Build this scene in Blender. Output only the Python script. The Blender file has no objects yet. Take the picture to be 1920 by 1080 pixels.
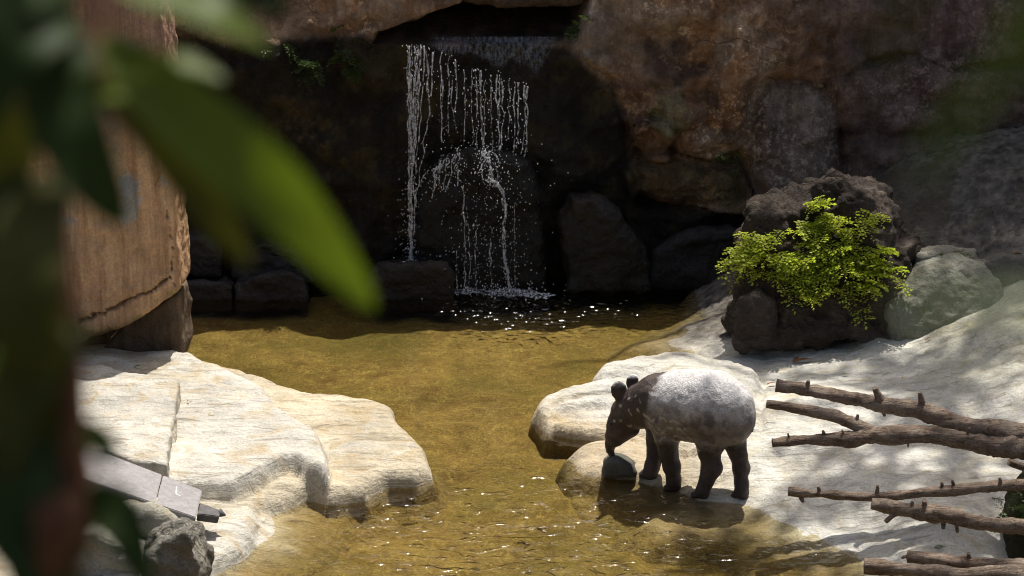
import bpy, bmesh, math, random
import numpy as np
from mathutils import Vector, Matrix
from mathutils.bvhtree import BVHTree

random.seed(7); RNG = np.random.default_rng(7)
SC = bpy.context.scene
COL = SC.collection

# ------------------------------------------------------------------ camera
H, PITCH, FPX = 5.36, math.radians(17.0), 4060.0
cam_d = bpy.data.cameras.new('camera'); cam = bpy.data.objects.new('camera', cam_d); COL.objects.link(cam)
cam.location = (0, 0, H); cam.rotation_euler = (math.radians(90) - PITCH, 0, 0)
cam_d.sensor_width = 36; cam_d.lens = 36 * FPX / 1920
cam_d.clip_start = 0.05; cam_d.clip_end = 500
cam_d.dof.use_dof = True; cam_d.dof.focus_distance = 13.6; cam_d.dof.aperture_fstop = 4.2
SC.camera = cam
# ------------------------------------------------------------------ sky, sun, exposure
SUN_EL, SUN_AZ = math.radians(68), math.radians(20)      # azimuth: from +Y towards +X
SUN = Vector((math.sin(SUN_AZ) * math.cos(SUN_EL), math.cos(SUN_AZ) * math.cos(SUN_EL), math.sin(SUN_EL)))
world = bpy.data.worlds.new('World'); SC.world = world; world.use_nodes = True
wn = world.node_tree; wn.nodes.clear()
sky = wn.nodes.new('ShaderNodeTexSky'); sky.sky_type = 'NISHITA'; sky.sun_disc = False
sky.dust_density = 5.0; sky.ozone_density = .4; sky.sun_elevation = SUN_EL; sky.sun_rotation = SUN_AZ
bg = wn.nodes.new('ShaderNodeBackground'); bg.inputs['Strength'].default_value = 0.09
wo = wn.nodes.new('ShaderNodeOutputWorld')
wn.links.new(sky.outputs[0], bg.inputs[0]); wn.links.new(bg.outputs[0], wo.inputs[0])
sd = bpy.data.lights.new('sun', 'SUN'); sd.energy = 4.7; sd.angle = math.radians(0.7); sd.color = (1, .965, .91)
so = bpy.data.objects.new('sun', sd); COL.objects.link(so)
so.rotation_euler = SUN.to_track_quat('Z', 'Y').to_euler(); so.location = (3, 20, 20)
SC.view_settings.view_transform = 'Standard'; SC.view_settings.look = 'None'
SC.view_settings.exposure = 0.33; SC.view_settings.gamma = 1.0
SC.render.engine = 'CYCLES'
SC.cycles.use_denoising = True; SC.cycles.pixel_filter_type = 'BLACKMAN_HARRIS'; SC.cycles.filter_width = 1.0
SC.cycles.caustics_reflective = False; SC.cycles.caustics_refractive = False
SC.cycles.max_bounces = 8; SC.cycles.diffuse_bounces = 4; SC.cycles.transparent_max_bounces = 16

# ------------------------------------------------------------------ projection helpers
CP, SP = math.cos(PITCH), math.sin(PITCH)
def ray(px, py):
    x = (px - 960) / FPX; y = -(py - 540) / FPX
    return np.array([x, CP + y * SP, -SP + y * CP])
def pixy(px, py, Y):
    d = ray(px, py); t = Y / d[1]
    return np.array([d[0] * t, Y, H + d[2] * t])
def pixz(px, py, z):
    d = ray(px, py); t = (z - H) / d[2]
    return np.array([d[0] * t, d[1] * t, z])
def pixd(px, py, dist):
    d = ray(px, py)
    return np.array([0, 0, H]) + d * dist
def polyz(pts, z): return np.array([pixz(a, b, z)[:2] for a, b in pts])
def polyy(pts, Y): return np.array([pixy(a, b, Y)[[0, 2]] for a, b in pts])

# ------------------------------------------------------------------ numpy noise / distance / meshing
def _hash(ix, iy, iz, seed):
    h = (ix.astype(np.int64) * 374761393 + iy.astype(np.int64) * 668265263 + iz.astype(np.int64) * 1274126177 + seed * 974711) & 0xffffffff
    h = ((h ^ (h >> 13)) * 1274126177) & 0xffffffff
    h = ((h ^ (h >> 16)) * 2246822519) & 0xffffffff
    return ((h ^ (h >> 15)) & 0xffff).astype(np.float32) / 32767.5 - 1.0
def vnoise(x, y, z, seed=0):
    x0 = np.floor(x); y0 = np.floor(y); z0 = np.floor(z)
    fx, fy, fz = x - x0, y - y0, z - z0
    fx = fx * fx * fx * (fx * (fx * 6 - 15) + 10); fy = fy * fy * fy * (fy * (fy * 6 - 15) + 10); fz = fz * fz * fz * (fz * (fz * 6 - 15) + 10)
    r = 0
    for a in (0, 1):
        wx = fx if a else 1 - fx
        for b in (0, 1):
            wy = fy if b else 1 - fy
            for c in (0, 1):
                wz = fz if c else 1 - fz
                r = r + wx * wy * wz * _hash(x0 + a, y0 + b, z0 + c, seed)
    return r
def fbm(x, y, z, scale, octv=4, gain=.5, seed=0):
    s = 0; a = 1.0; f = 1.0 / scale
    for i in range(octv):
        s = s + a * vnoise(x * f + 13.7 * i, y * f + 5.1 * i, z * f - 7.3 * i, seed + i); a *= gain; f *= 2.03
    return s
def ridge(x, y, z, scale, octv=3, seed=0):
    s = 0; a = 1.0; f = 1.0 / scale
    for i in range(octv):
        s = s + a * (1 - 2 * np.abs(vnoise(x * f + 3.7 * i, y * f + 1.1 * i, z * f, seed + i))); a *= .5; f *= 2.1
    return s
def sdpoly(x, y, poly):
    """signed distance, positive inside"""
    sh = x.shape; x = x.ravel(); y = y.ravel()
    d = np.full(x.shape, 1e9); ins = np.zeros(x.shape, bool)
    n = len(poly)
    for i in range(n):
        ax, ay = poly[i]; bx, by = poly[(i + 1) % n]
        ex, ey = bx - ax, by - ay
        t = np.clip(((x - ax) * ex + (y - ay) * ey) / (ex * ex + ey * ey + 1e-12), 0, 1)
        d = np.minimum(d, (x - ax - t * ex) ** 2 + (y - ay - t * ey) ** 2)
        c = ((ay > y) != (by > y)) & (x < ex * (y - ay) / (ey if abs(ey) > 1e-12 else 1e-12) + ax)
        ins ^= c
    d = np.sqrt(d)
    return np.where(ins, d, -d).reshape(sh)
def sstep(a, b, v):
    t = np.clip((v - a) / (b - a), 0, 1); return t * t * (3 - 2 * t)
def rprof(d, w):
    t = np.clip(d / w, 0, 1); return np.sqrt(1 - (1 - t) ** 2)
def smax(a, b, k):
    h = np.clip(.5 + .5 * (a - b) / k, 0, 1); return b * (1 - h) + a * h + k * h * (1 - h)
def smin(a, b, k): return -smax(-a, -b, k)

def surface_nets(F, org, h):
    nx, ny, nz = F.shape
    S = F < 0
    cnt = np.zeros((nx - 1, ny - 1, nz - 1), np.int8)
    for a in (0, 1):
        for b in (0, 1):
            for c in (0, 1):
                cnt += S[a:nx - 1 + a, b:ny - 1 + b, c:nz - 1 + c]
    act = (cnt > 0) & (cnt < 8)
    I = np.argwhere(act)
    idx = -np.ones(act.shape, np.int64); idx[act] = np.arange(len(I))
    acc = np.zeros((len(I), 3)); num = np.zeros(len(I))
    cor = [(a, b, c) for a in (0, 1) for b in (0, 1) for c in (0, 1)]
    for i, p in enumerate(cor):
        for q in cor[i + 1:]:
            if sum(abs(p[k] - q[k]) for k in range(3)) != 1: continue
            f0 = F[I[:, 0] + p[0], I[:, 1] + p[1], I[:, 2] + p[2]]; f1 = F[I[:, 0] + q[0], I[:, 1] + q[1], I[:, 2] + q[2]]
            m = (f0 < 0) != (f1 < 0)
            t = np.where(m, f0 / np.where(m, f0 - f1, 1), 0)
            for k in range(3):
                acc[:, k] += np.where(m, p[k] + t * (q[k] - p[k]), 0)
            num += m
    V = (I + acc / num[:, None]) * h + np.array(org)
    faces = []
    for ax in range(3):
        sl0 = [slice(None)] * 3; sl1 = [slice(None)] * 3
        sl0[ax] = slice(0, -1); sl1[ax] = slice(1, None)
        A = S[tuple(sl0)]; B = S[tuple(sl1)]
        u, v = (ax + 1) % 3, (ax + 2) % 3
        E = np.argwhere(A != B)
        E = E[(E[:, u] > 0) & (E[:, v] > 0) & (E[:, u] < F.shape[u] - 1) & (E[:, v] < F.shape[v] - 1)]
        fl = A[E[:, 0], E[:, 1], E[:, 2]]
        def at(du, dv):
            P = E.copy(); P[:, u] -= du; P[:, v] -= dv
            return idx[P[:, 0], P[:, 1], P[:, 2]]
        q = np.stack([at(1, 1), at(0, 1), at(0, 0), at(1, 0)], 1)
        q[~fl] = q[~fl][:, ::-1]
        faces.append(q)
    return V, np.concatenate(faces)

def mesh_from(name, V, Fc, cols=None, smooth=True):
    me = bpy.data.meshes.new(name)
    V = np.asarray(V, np.float32); Fc = np.asarray(Fc, np.int32)
    n = Fc.shape[1]
    me.vertices.add(len(V)); me.vertices.foreach_set('co', V.ravel())
    me.loops.add(Fc.size); me.loops.foreach_set('vertex_index', Fc.ravel())
    me.polygons.add(len(Fc)); me.polygons.foreach_set('loop_start', np.arange(0, Fc.size, n, dtype=np.int32))
    me.update(calc_edges=True); me.validate()
    if cols is not None: set_col(me, cols)
    if smooth: me.polygons.foreach_set('use_smooth', np.ones(len(me.polygons), bool))
    return me
def set_col(me, cols):
    a = me.color_attributes.new('Col', 'FLOAT_COLOR', 'POINT')
    c = np.ones((len(me.vertices), 4), np.float32); c[:, :3] = cols
    a.data.foreach_set('color', c.ravel())
def get_co(me):
    a = np.empty(len(me.vertices) * 3, np.float32); me.vertices.foreach_get('co', a); return a.reshape(-1, 3).astype(float)
def get_no(me):
    a = np.empty(len(me.vertices) * 3, np.float32); me.vertex_normals.foreach_get('vector', a); return a.reshape(-1, 3).astype(float)
def rebase(V):
    lo = V.min(0); hi = V.max(0)
    return np.array([(lo[0] + hi[0]) / 2, (lo[1] + hi[1]) / 2, lo[2]])
def link(name, me, mat=None, parent=None, loc=None, label=None, cat=None, group=None, kind=None):
    o = bpy.data.objects.new(name, me); COL.objects.link(o)
    if me is not None and mat is not None and not me.materials: me.materials.append(mat)
    if loc is not None: o.location = loc
    if parent is not None: o.parent = parent
    for k, v in (('label', label), ('category', cat), ('group', group), ('kind', kind)):
        if v: o[k] = v
    return o
def empty(name, loc, label, cat, group=None):
    return link(name, None, None, None, loc, label, cat, group)

# ------------------------------------------------------------------ materials
class G:
    def __init__(s, name):
        s.m = bpy.data.materials.new(name); s.m.use_nodes = True; s.t = s.m.node_tree; s.t.nodes.clear()
        s.pos = s.n('ShaderNodeNewGeometry').outputs['Position']
    def n(s, ty, ins=None, **at):
        nd = s.t.nodes.new(ty)
        for k, v in at.items(): setattr(nd, k, v)
        for k, v in (ins or {}).items():
            if isinstance(v, bpy.types.NodeSocket): s.t.links.new(v, nd.inputs[k])
            else: nd.inputs[k].default_value = v
        return nd
    def sc(s, v, scale):
        return s.n('ShaderNodeVectorMath', {0: v, 1: scale}, operation='MULTIPLY').outputs[0]
    def noise(s, v, scale, det=6, rough=.6, dist=0.):
        return s.n('ShaderNodeTexNoise', {'Vector': v, 'Scale': scale, 'Detail': det, 'Roughness': rough, 'Distortion': dist}).outputs[0]
    def vor(s, v, scale, feat='F1', out='Distance'):
        return s.n('ShaderNodeTexVoronoi', {'Vector': v, 'Scale': scale}, feature=feat).outputs[out]
    def ramp(s, f, stops):
        r = s.n('ShaderNodeValToRGB', {'Fac': f}).color_ramp
        while len(r.elements) > len(stops): r.elements.remove(r.elements[-1])
        while len(r.elements) < len(stops): r.elements.new(1)
        for e, (p, c) in zip(r.elements, stops):
            e.position = p; e.color = (c, c, c, 1) if np.isscalar(c) else (*c, 1)
        return s.t.nodes[-1].outputs[0]
    def mix(s, f, a, b, mode='MIX'):
        nd = s.t.nodes.new('ShaderNodeMix'); nd.data_type = 'RGBA'; nd.blend_type = mode
        for k, v in ((0, f), (6, a), (7, b)):
            if isinstance(v, bpy.types.NodeSocket): s.t.links.new(v, nd.inputs[k])
            elif k == 0: nd.inputs[0].default_value = v
            else: nd.inputs[k].default_value = (*v, 1) if len(v) == 3 else v
        return nd.outputs[2]
    def math(s, op, a, b=0.):
        return s.n('ShaderNodeMath', {0: a, 1: b}, operation=op).outputs[0]
    def bump(s, h, strength, dist, nrm=None):
        i = {'Height': h, 'Strength': strength, 'Distance': dist}
        if nrm: i['Normal'] = nrm
        return s.n('ShaderNodeBump', i).outputs[0]
    def attr(s): return s.n('ShaderNodeAttribute', attribute_name='Col').outputs['Color']
    def out(s, sh):
        s.n('ShaderNodeOutputMaterial', {'Surface': sh}); return s.m
    def bsdf(s, col, rough=.8, nrm=None, spec=.5, **kw):
        i = {'Base Color': col if isinstance(col, bpy.types.NodeSocket) else (*col, 1), 'Roughness': rough, 'Specular IOR Level': spec}
        if nrm: i['Normal'] = nrm
        i.update(kw)
        return s.n('ShaderNodeBsdfPrincipled', i).outputs[0]

def bed_color(g):
    p = g.pos
    n = g.noise(p, 1.3, 8, .65, .8); m = g.noise(g.sc(p, (1, .6, 1)), 8., 8, .78, 1.8); f = g.noise(p, 55., 4, .7)
    c = g.ramp(n, [(.3, (.105, .068, .018)), (.5, (.17, .117, .034)), (.72, (.215, .152, .045))])
    c = g.mix(g.ramp(m, [(.53, 0.), (.68, .75)]), c, (.33, .26, .075))
    c = g.mix(g.ramp(m, [(.30, .8), (.47, 0.)]), c, (.065, .042, .012))
    for k, st in ((2.6, (1.6, 5., 1)), (3.3, (4., 2.2, 1)), (4.1, (2., 3.5, 1))):
        ln = g.noise(g.sc(p, st), k, 5, .6, 3.)
        c = g.mix(g.math('MULTIPLY', g.ramp(ln, [(.475, 0.), (.5, .6), (.525, 0.)]), g.ramp(g.noise(p, 2.7 + k, 3), [(.48, 0.), (.62, 1.)])), c, (.42, .34, .11))
    a = g.noise(p, .8, 6, .65)
    c = g.mix(g.ramp(a, [(.46, 0.), (.66, .75)]), c, (.095, .085, .018))
    return g.mix(1., c, g.ramp(f, [(.3, .65), (.5, 1.), (.75, 1.5)]), 'MULTIPLY')

def stone(name, rough=.85, var=.55, stain=(.5, .4, .3), stain_amt=.5, speck=(.6, .55, .45), speck_amt=.25, bump=1.0, strat=0., streak=0., spec=.3, wet=False, moss=0., fine=1., crack=.8, algae=False, speck_t=.6):
    g = G(name); p = g.pos
    base = g.attr()
    n1 = g.noise(p, 1.7, 8, .65, .4); n2 = g.noise(p, 7., 8, .7)
    m1 = g.ramp(n1, [(.3, 1 - var), (.5, .9), (.7, 1 + var * .5)])
    m2 = g.ramp(n2, [(.3, 1 - var * .6), (.52, 1.), (.75, 1 + var * .5)])
    c = g.mix(1., base, m1, 'MULTIPLY'); c = g.mix(1., c, m2, 'MULTIPLY')
    st = g.noise(g.sc(p, (1.3, 1.3, .35)), 3.1, 7, .65, 1.)
    c = g.mix(g.math('MULTIPLY', g.ramp(st, [(.5, 0.), (.68, 1.)]), stain_amt), c, g.mix(1., base, stain, 'MULTIPLY'))
    if streak:
        sk = g.noise(g.sc(p, (9., 9., .5)), 1.2, 6, .7)
        c = g.mix(g.math('MULTIPLY', g.ramp(sk, [(.45, 0.), (.62, 1.)]), streak), c, g.mix(1., base, (.45, .38, .35), 'MULTIPLY'))
    if moss:
        mo = g.noise(p, 2.3, 8, .7)
        c = g.mix(g.math('MULTIPLY', g.ramp(mo, [(.5, 0.), (.62, 1.)]), moss), c, (.05, .055, .012))
    sp = g.math('MULTIPLY', g.ramp(g.noise(p, 17., 6, .8), [(speck_t, 0.), (speck_t + .06, 1.)]), g.ramp(g.noise(p, 1.3, 3), [(.45, 0.), (.6, 1.)]))
    c = g.mix(g.math('MULTIPLY', sp, speck_amt), c, g.mix(1., base, speck, 'MULTIPLY'))
    fl = g.noise(p, 60. * fine, 3, .7)
    c = g.mix(1., c, g.ramp(fl, [(.25, .72), (.5, 1.), (.8, 1.18)]), 'MULTIPLY')
    hgt = g.math('ADD', g.math('MULTIPLY', n2, 1.6), g.math('MULTIPLY', fl, .35))
    if strat:
        sv = g.noise(g.sc(p, (.9, 1.8, 10.)), 3., 6, .7, .6)
        hgt = g.math('ADD', hgt, g.math('MULTIPLY', sv, strat))
        sl = g.noise(g.sc(p, (.8, 7., 7.)), 2.3, 6, .7, .8)
        c = g.mix(g.math('MULTIPLY', g.ramp(sl, [(.56, 0.), (.66, 1.)]), .55), c, g.mix(1., base, (.62, .55, .45), 'MULTIPLY'))
        hgt = g.math('SUBTRACT', hgt, g.math('MULTIPLY', g.ramp(sl, [(.56, 0.), (.7, 1.)]), .5))
    cr = g.vor(g.n('ShaderNodeVectorMath', {0: p, 1: g.sc(g.n('ShaderNodeTexNoise', {'Vector': p, 'Scale': 2.5}).outputs[1], (.6, .6, .6))}, operation='ADD').outputs[0], 1.3, 'DISTANCE_TO_EDGE')
    crk = g.ramp(cr, [(0., 0.), (.014, 1.)])
    cm = g.math('MULTIPLY', g.ramp(g.noise(p, 1.1, 4, .6), [(.5, 0.), (.62, 1.)]), crack)
    ic = g.math('MULTIPLY', g.math('SUBTRACT', 1., crk), cm)
    hgt = g.math('SUBTRACT', hgt, g.math('MULTIPLY', ic, .7))
    c = g.mix(g.math('MULTIPLY', ic, .5), c, g.mix(1., base, (.3, .27, .24), 'MULTIPLY'))
    pit = g.vor(p, 22. * fine, 'F1')
    hgt = g.math('ADD', hgt, g.math('MULTIPLY', pit, .35))
    if algae:
        z = g.n('ShaderNodeSeparateXYZ', {0: p}).outputs[2]
        fz = g.n('ShaderNodeMapRange', {0: g.math('ADD', z, g.math('MULTIPLY', g.math('SUBTRACT', n2, .5), .05)), 1: .0, 2: -.09, 3: 0., 4: .92}).outputs[0]
        c = g.mix(fz, c, bed_color(g))
    nr = g.bump(hgt, .75 * bump, .03)
    if wet:
        rr = g.ramp(g.noise(p, 5., 5), [(.35, .25), (.65, .65)])
        return g.out(g.bsdf(c, rr, nr, .3))
    return g.out(g.bsdf(c, rough, nr, spec))

M_PALE = stone('pale_rock', .8, .3, (.72, .58, .36), .75, (1.25, 1.2, 1.1), .2, .95, strat=.9, crack=.35, algae=True)
M_BANK = stone('pale_bank', .82, .32, (.75, .66, .45), .6, (1.25, 1.2, 1.1), .2, .95, strat=.25, crack=.3, algae=True)
M_CLIFF = stone('cliff_rock', .8, .7, (.42, .30, .24), .75, (1.9, 2.0, 2.0), .75, 2.2, streak=.6, speck_t=.52, crack=.4)
M_ORANGE = stone('sandstone', .8, .35, (.6, .5, .42), .6, (1.2, 1.2, 1.15), .35, .8, streak=.75)
M_DARK = stone('wet_rock', .5, .6, (1.3, 1.1, .8), .5, (2., 1.9, 1.6), .3, 1.1, wet=True)
M_BOULD = stone('brown_boulder', .85, .6, (.6, .5, .42), .5, (2.6, 2.6, 2.4), .6, 2.6, speck_t=.54, crack=.3)
M_GREYR = stone('grey_rock', .85, .4, (.7, .6, .5), .5, (1.6, 1.6, 1.5), .35, 1.1)

def simple(name, c1, c2, scale=20., rough=.7, bump=.3, stretch=(1, 1, 1), bd=.01, det=6):
    g = G(name); v = g.sc(g.pos, stretch); n = g.noise(v, scale, det, .65)
    return g.out(g.bsdf(g.ramp(n, [(.3, c1), (.7, c2)]), rough, g.bump(n, bump, bd), .3))

def leafmat(name, c1, c2, trans=.5, rough=.45, scale=12., spec=.4):
    g = G(name)
    n = g.noise(g.pos, scale, 4)
    rnd = g.n('ShaderNodeObjectInfo').outputs['Random']
    c = g.mix(g.math('ADD', g.math('MULTIPLY', n, .5), g.math('MULTIPLY', rnd, .5)), c1, c2)
    b = g.bsdf(c, rough, None, spec)
    t = g.n('ShaderNodeBsdfTranslucent', {'Color': g.mix(1., c, (1.5, 1.6, .8), 'MULTIPLY')}).outputs[0]
    return g.out(g.n('ShaderNodeMixShader', {0: trans, 1: b, 2: t}).outputs[0])

M_FERN = leafmat('fern_leaf', (.28, .33, .04), (.60, .62, .12), .5)
M_FERNSTEM = simple('fern_stem', (.03, .02, .012), (.08, .05, .02))
M_LEAF = leafmat('shrub_leaf', (.05, .085, .010), (.10, .13, .012), .38, .5, spec=.2)
M_LEAFD = leafmat('shrub_leaf_dark', (.014, .028, .006), (.03, .05, .008), .2, .6, spec=.15)
M_LEAFO = leafmat('shrub_leaf_olive', (.04, .045, .008), (.07, .065, .010), .25, .6, spec=.15)
M_STEM = simple('shrub_stem', (.06, .02, .008), (.12, .05, .015), 30)
M_TREELEAF = leafmat('tree_leaf', (.03, .07, .015), (.06, .11, .02), .3)
M_BARK = simple('bark', (.05, .035, .025), (.16, .11, .075), 26., .85, .9, (1, 1, 1), .02)
M_DRY = leafmat('dry_leaf', (.2, .07, .025), (.3, .12, .04), .3)
M_YEL = leafmat('yellow_leaf', (.5, .33, .03), (.55, .4, .05), .3)
M_GRN = leafmat('green_leaf', (.08, .12, .02), (.1, .16, .03), .3)

# ------------------------------------------------------------------ terrain: pool bed, banks
def heightfield(name, x0, x1, y0, y1, res, func, mat, colf, **kw):
    nx = int((x1 - x0) / res) + 1; ny = int((y1 - y0) / res) + 1
    X, Y = np.meshgrid(np.linspace(x0, x1, nx), np.linspace(y0, y1, ny), indexing='ij')
    Z = func(X, Y)
    V = np.stack([X, Y, Z], -1).reshape(-1, 3)
    i = np.arange(nx * ny).reshape(nx, ny)
    Fc = np.stack([i[:-1, :-1], i[1:, :-1], i[1:, 1:], i[:-1, 1:]], -1).reshape(-1, 4)
    me = mesh_from(name, V, Fc, colf(V[:, 0], V[:, 1], V[:, 2]))
    return link(name, me, mat, **kw)

def rep(c, n): return np.tile(np.array(c, float), (n, 1))
def lerp(a, b, t): return a * (1 - t[:, None]) + b * t[:, None]

# right bank outline (waterline) and lobes
BANK = polyz([(1420, 545), (1392, 575), (1380, 598), (1310, 612), (1262, 640), (1300, 672), (1300, 720), (1285, 770), (1262, 820), (1245, 870), (1225, 905), (1262, 918),
              (1320, 938), (1420, 958), (1490, 985), (1560, 1012), (1610, 1050), (1640, 1110), (2500, 1130), (2500, 440), (1500, 440), (1440, 500)], 0)
LOBES = [  # outline at its top height, top height, edge width
    (polyz([(1108, 700), (1130, 678), (1200, 662), (1290, 655), (1420, 690), (1420, 800), (1240, 790), (1190, 702), (1150, 706)], .17), .17, .08),
    (polyz([(1004, 760), (1018, 738), (1060, 722), (1130, 710), (1200, 703), (1300, 760), (1290, 820), (1120, 760), (1050, 765), (1030, 785)], .125), .125, .08),
    (polyz([(1030, 795), (1045, 770), (1090, 757), (1150, 752), (1260, 770), (1330, 840), (1240, 850), (1150, 812), (1070, 806)], .075), .075, .05),
    (polyz([(1062, 850), (1075, 832), (1100, 822), (1170, 816), (1290, 850), (1340, 900), (1230, 905), (1190, 890), (1120, 884), (1085, 872)], .045), .045, .12),
]
PATCH = polyz([(1190, 985), (1210, 955), (1300, 950), (1430, 968), (1500, 985), (1480, 1010), (1350, 1012), (1230, 1010)], -.04)
def bank_h(X, Y):
    wob = fbm(X, Y, X * 0 + 3.3, .6, 3, .5, 11) * .05
    d = sdpoly(X, Y, BANK) + wob
    h = np.where(d > 0, .26 * (1 - np.exp(-np.maximum(d, 0) / 1.0)), np.where(d > -.5, .30 * d, np.maximum(-.15 + 1.0 * (d + .5), -.55)))
    h = h + .05 * fbm(X, Y, X * 0, 1.4, 3, .5, 21) * sstep(.1, .8, d)
    h = h + .62 * sstep(2.8, 5.6, X + .25 * (Y - 13)) * sstep(0, 1.2, d)
    h = h + .40 * sstep(15.7, 17.6, Y) * sstep(1.3, 2.6, X)
    h = h + .10 * sstep(16.3, 17.4, Y) * sstep(.8, 1.6, X)
    for poly, zt, w in LOBES:
        dl = sdpoly(X, Y, poly) + wob * .8
        hl = -.4 + (zt + .4) * rprof(dl + w * .9, w * 1.8) + .03 * sstep(0, .4, dl) - .5 * np.maximum(-dl - w, 0)
        h = smax(h, hl, .02)
        h = h - .028 * np.exp(-((dl + w * .35) / .022) ** 2) * (h > .02)
    dp = sdpoly(X, Y, PATCH)
    h = smax(h, -.45 + .405 * sstep(-.55, .15, dp), .04)
    h = h + .014 * fbm(X, Y, X * 0, .05, 2, .6, 33) * sstep(15.9, 16.3, Y) * sstep(1.2, 2., X)
    h = h + .016 * fbm(X, Y, X * 0, .25, 3, .55, 31) + .006 * fbm(X, Y, X * 0, .07, 2, .6, 35) + .006 * ridge(X, Y, X * 0, .5, 3, 5)
    return h
def bank_col(x, y, z):
    n = len(x)
    c = rep((.61, .585, .51), n)
    f = fbm(x, y, z, .9, 4, .55, 41)
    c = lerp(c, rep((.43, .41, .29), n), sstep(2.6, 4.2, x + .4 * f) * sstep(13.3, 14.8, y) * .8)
    tan = sstep(.16, .05, z + .04 * f) * sstep(1.7, .9, x)
    c = lerp(c, rep((.47, .36, .21), n), tan * .75)
    c = lerp(c, rep((.30, .25, .15), n), sstep(.02, -.04, z + .02 * f) * .7)
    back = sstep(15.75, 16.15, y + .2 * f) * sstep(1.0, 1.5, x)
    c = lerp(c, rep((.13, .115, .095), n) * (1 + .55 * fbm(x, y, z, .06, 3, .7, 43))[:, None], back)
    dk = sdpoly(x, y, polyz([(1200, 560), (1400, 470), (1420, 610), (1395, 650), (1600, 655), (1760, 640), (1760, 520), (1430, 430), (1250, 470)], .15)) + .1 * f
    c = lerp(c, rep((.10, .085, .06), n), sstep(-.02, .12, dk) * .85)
    return c
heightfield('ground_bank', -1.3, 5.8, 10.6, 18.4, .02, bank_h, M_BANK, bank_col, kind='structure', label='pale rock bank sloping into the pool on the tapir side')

# left ledge
LA = polyz([(330, 640), (430, 688), (520, 716), (600, 735), (640, 738), (700, 748), (738, 760), (745, 785), (775, 820), (800, 858), (808, 878), (780, 888),
            (725, 890), (705, 905), (690, 918), (620, 925), (575, 915), (545, 930), (490, 950), (470, 1000), (440, 1030), (395, 1055), (330, 1110), (-300, 1110), (-300, 620)], .09)
LB = polyz([(330, 652), (425, 690), (495, 722), (528, 762), (586, 800), (612, 835), (621, 868), (612, 878), (575, 868), (545, 850), (520, 860), (440, 905), (330, 905), (100, 905), (-300, 900), (-300, 640)], .235)
LC = polyz([(560, 845), (612, 838), (622, 872), (600, 880), (560, 878)], .24)
LR = polyz([(545, 850), (580, 905), (520, 950), (480, 1000), (440, 1035), (395, 1058), (330, 1100), (-300, 1120), (-300, 830), (400, 830)], .02)
def ledge_h(X, Y):
    wob = fbm(X, Y, X * 0 + 9.1, .5, 3, .5, 61) * .035
    dA = sdpoly(X, Y, LA) + wob
    h = np.where(dA > 0, .10 * rprof(dA, .10) + .02 * sstep(0, .8, dA), np.maximum(3. * dA, -.12) + np.maximum(.6 * (dA + .04), -.5) * (dA < -.04))
    dR = sdpoly(X, Y, LR) + wob
    h = smax(h, np.where(dR > 0, .015 + .24 * np.minimum(dR, .8), np.where(dR > -.4, .22 * dR, np.maximum(-.09 + .8 * (dR + .4), -.55))), .03)
    dB = sdpoly(X, Y, LB) + wob * .6
    hB = -.05 + .285 * rprof(dB + .02, .07) + .02 * sstep(0, .5, dB)
    hB = np.where(dB < -.02, -.6, hB)
    h = smax(h, hB, .012)
    h = h + .022 * fbm(X, Y, X * 0, .9, 3, .5, 71) + .012 * fbm(X, Y, X * 0, .2, 3, .55, 81) + .006 * fbm(X * .6, Y * 1.6, X * 0, .07, 2, .6, 83)
    h = h + .006 * ridge(X * .4, Y * 2, X * 0, .35, 3, 15)
    return h
def ledge_col(x, y, z):
    n = len(x); f = fbm(x, y, z, .7, 4, .55, 91)
    c = rep((.57, .535, .455), n)
    c = lerp(c, rep((.50, .40, .23), n), sstep(.17, .11, z + .03 * f) * sstep(12.2, 12.8, y) * .55)
    c = lerp(c, rep((.45, .36, .2), n), sstep(.35, .6, f) * .5)
    c = lerp(c, rep((.30, .22, .08), n), sstep(.01, -.08, z + .02 * f) * .9)
    return c
heightfield('ground_ledge', -5.6, .5, 10.2, 16.2, .02, ledge_h, M_PALE, ledge_col, kind='structure', label='white rock ledge reaching into the pool under the orange slab')

def terrain_z(x, y):
    a = np.array([[float(x)]]); b = np.array([[float(y)]])
    z = -.3
    if x > -.9: z = max(z, float(bank_h(a, b)[0, 0]))
    if x < .3: z = max(z, float(ledge_h(a, b)[0, 0]))
    return z
def ground_hit(px, py):
    d = ray(px, py); t = 8.0
    while t < 30:
        p = np.array([0, 0, H]) + d * t
        if p[2] <= terrain_z(p[0], p[1]): break
        t += .02
    return p

# pool bed
def bed_h(X, Y):
    h = -.17 + .04 * fbm(X, Y, X * 0, 1.1, 4, .55, 101) + .02 * fbm(X, Y, X * 0, .2, 3, .5, 111)
    h = h - .3 * sstep(18.2, 19, Y)
    return h
def bed_mat():
    g = G('pool_bed'); c = bed_color(g)
    return g.out(g.bsdf(c, .9, g.bump(g.noise(g.pos, 9., 7, .75, 1.5), .8, .03), .2))
heightfield('pool_bed', -8, 8, 7, 19.5, .06, bed_h, bed_mat(), lambda x, y, z: rep((1, 1, 1), len(x)), kind='structure', label='golden brown algae covered bed of the pool')

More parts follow.
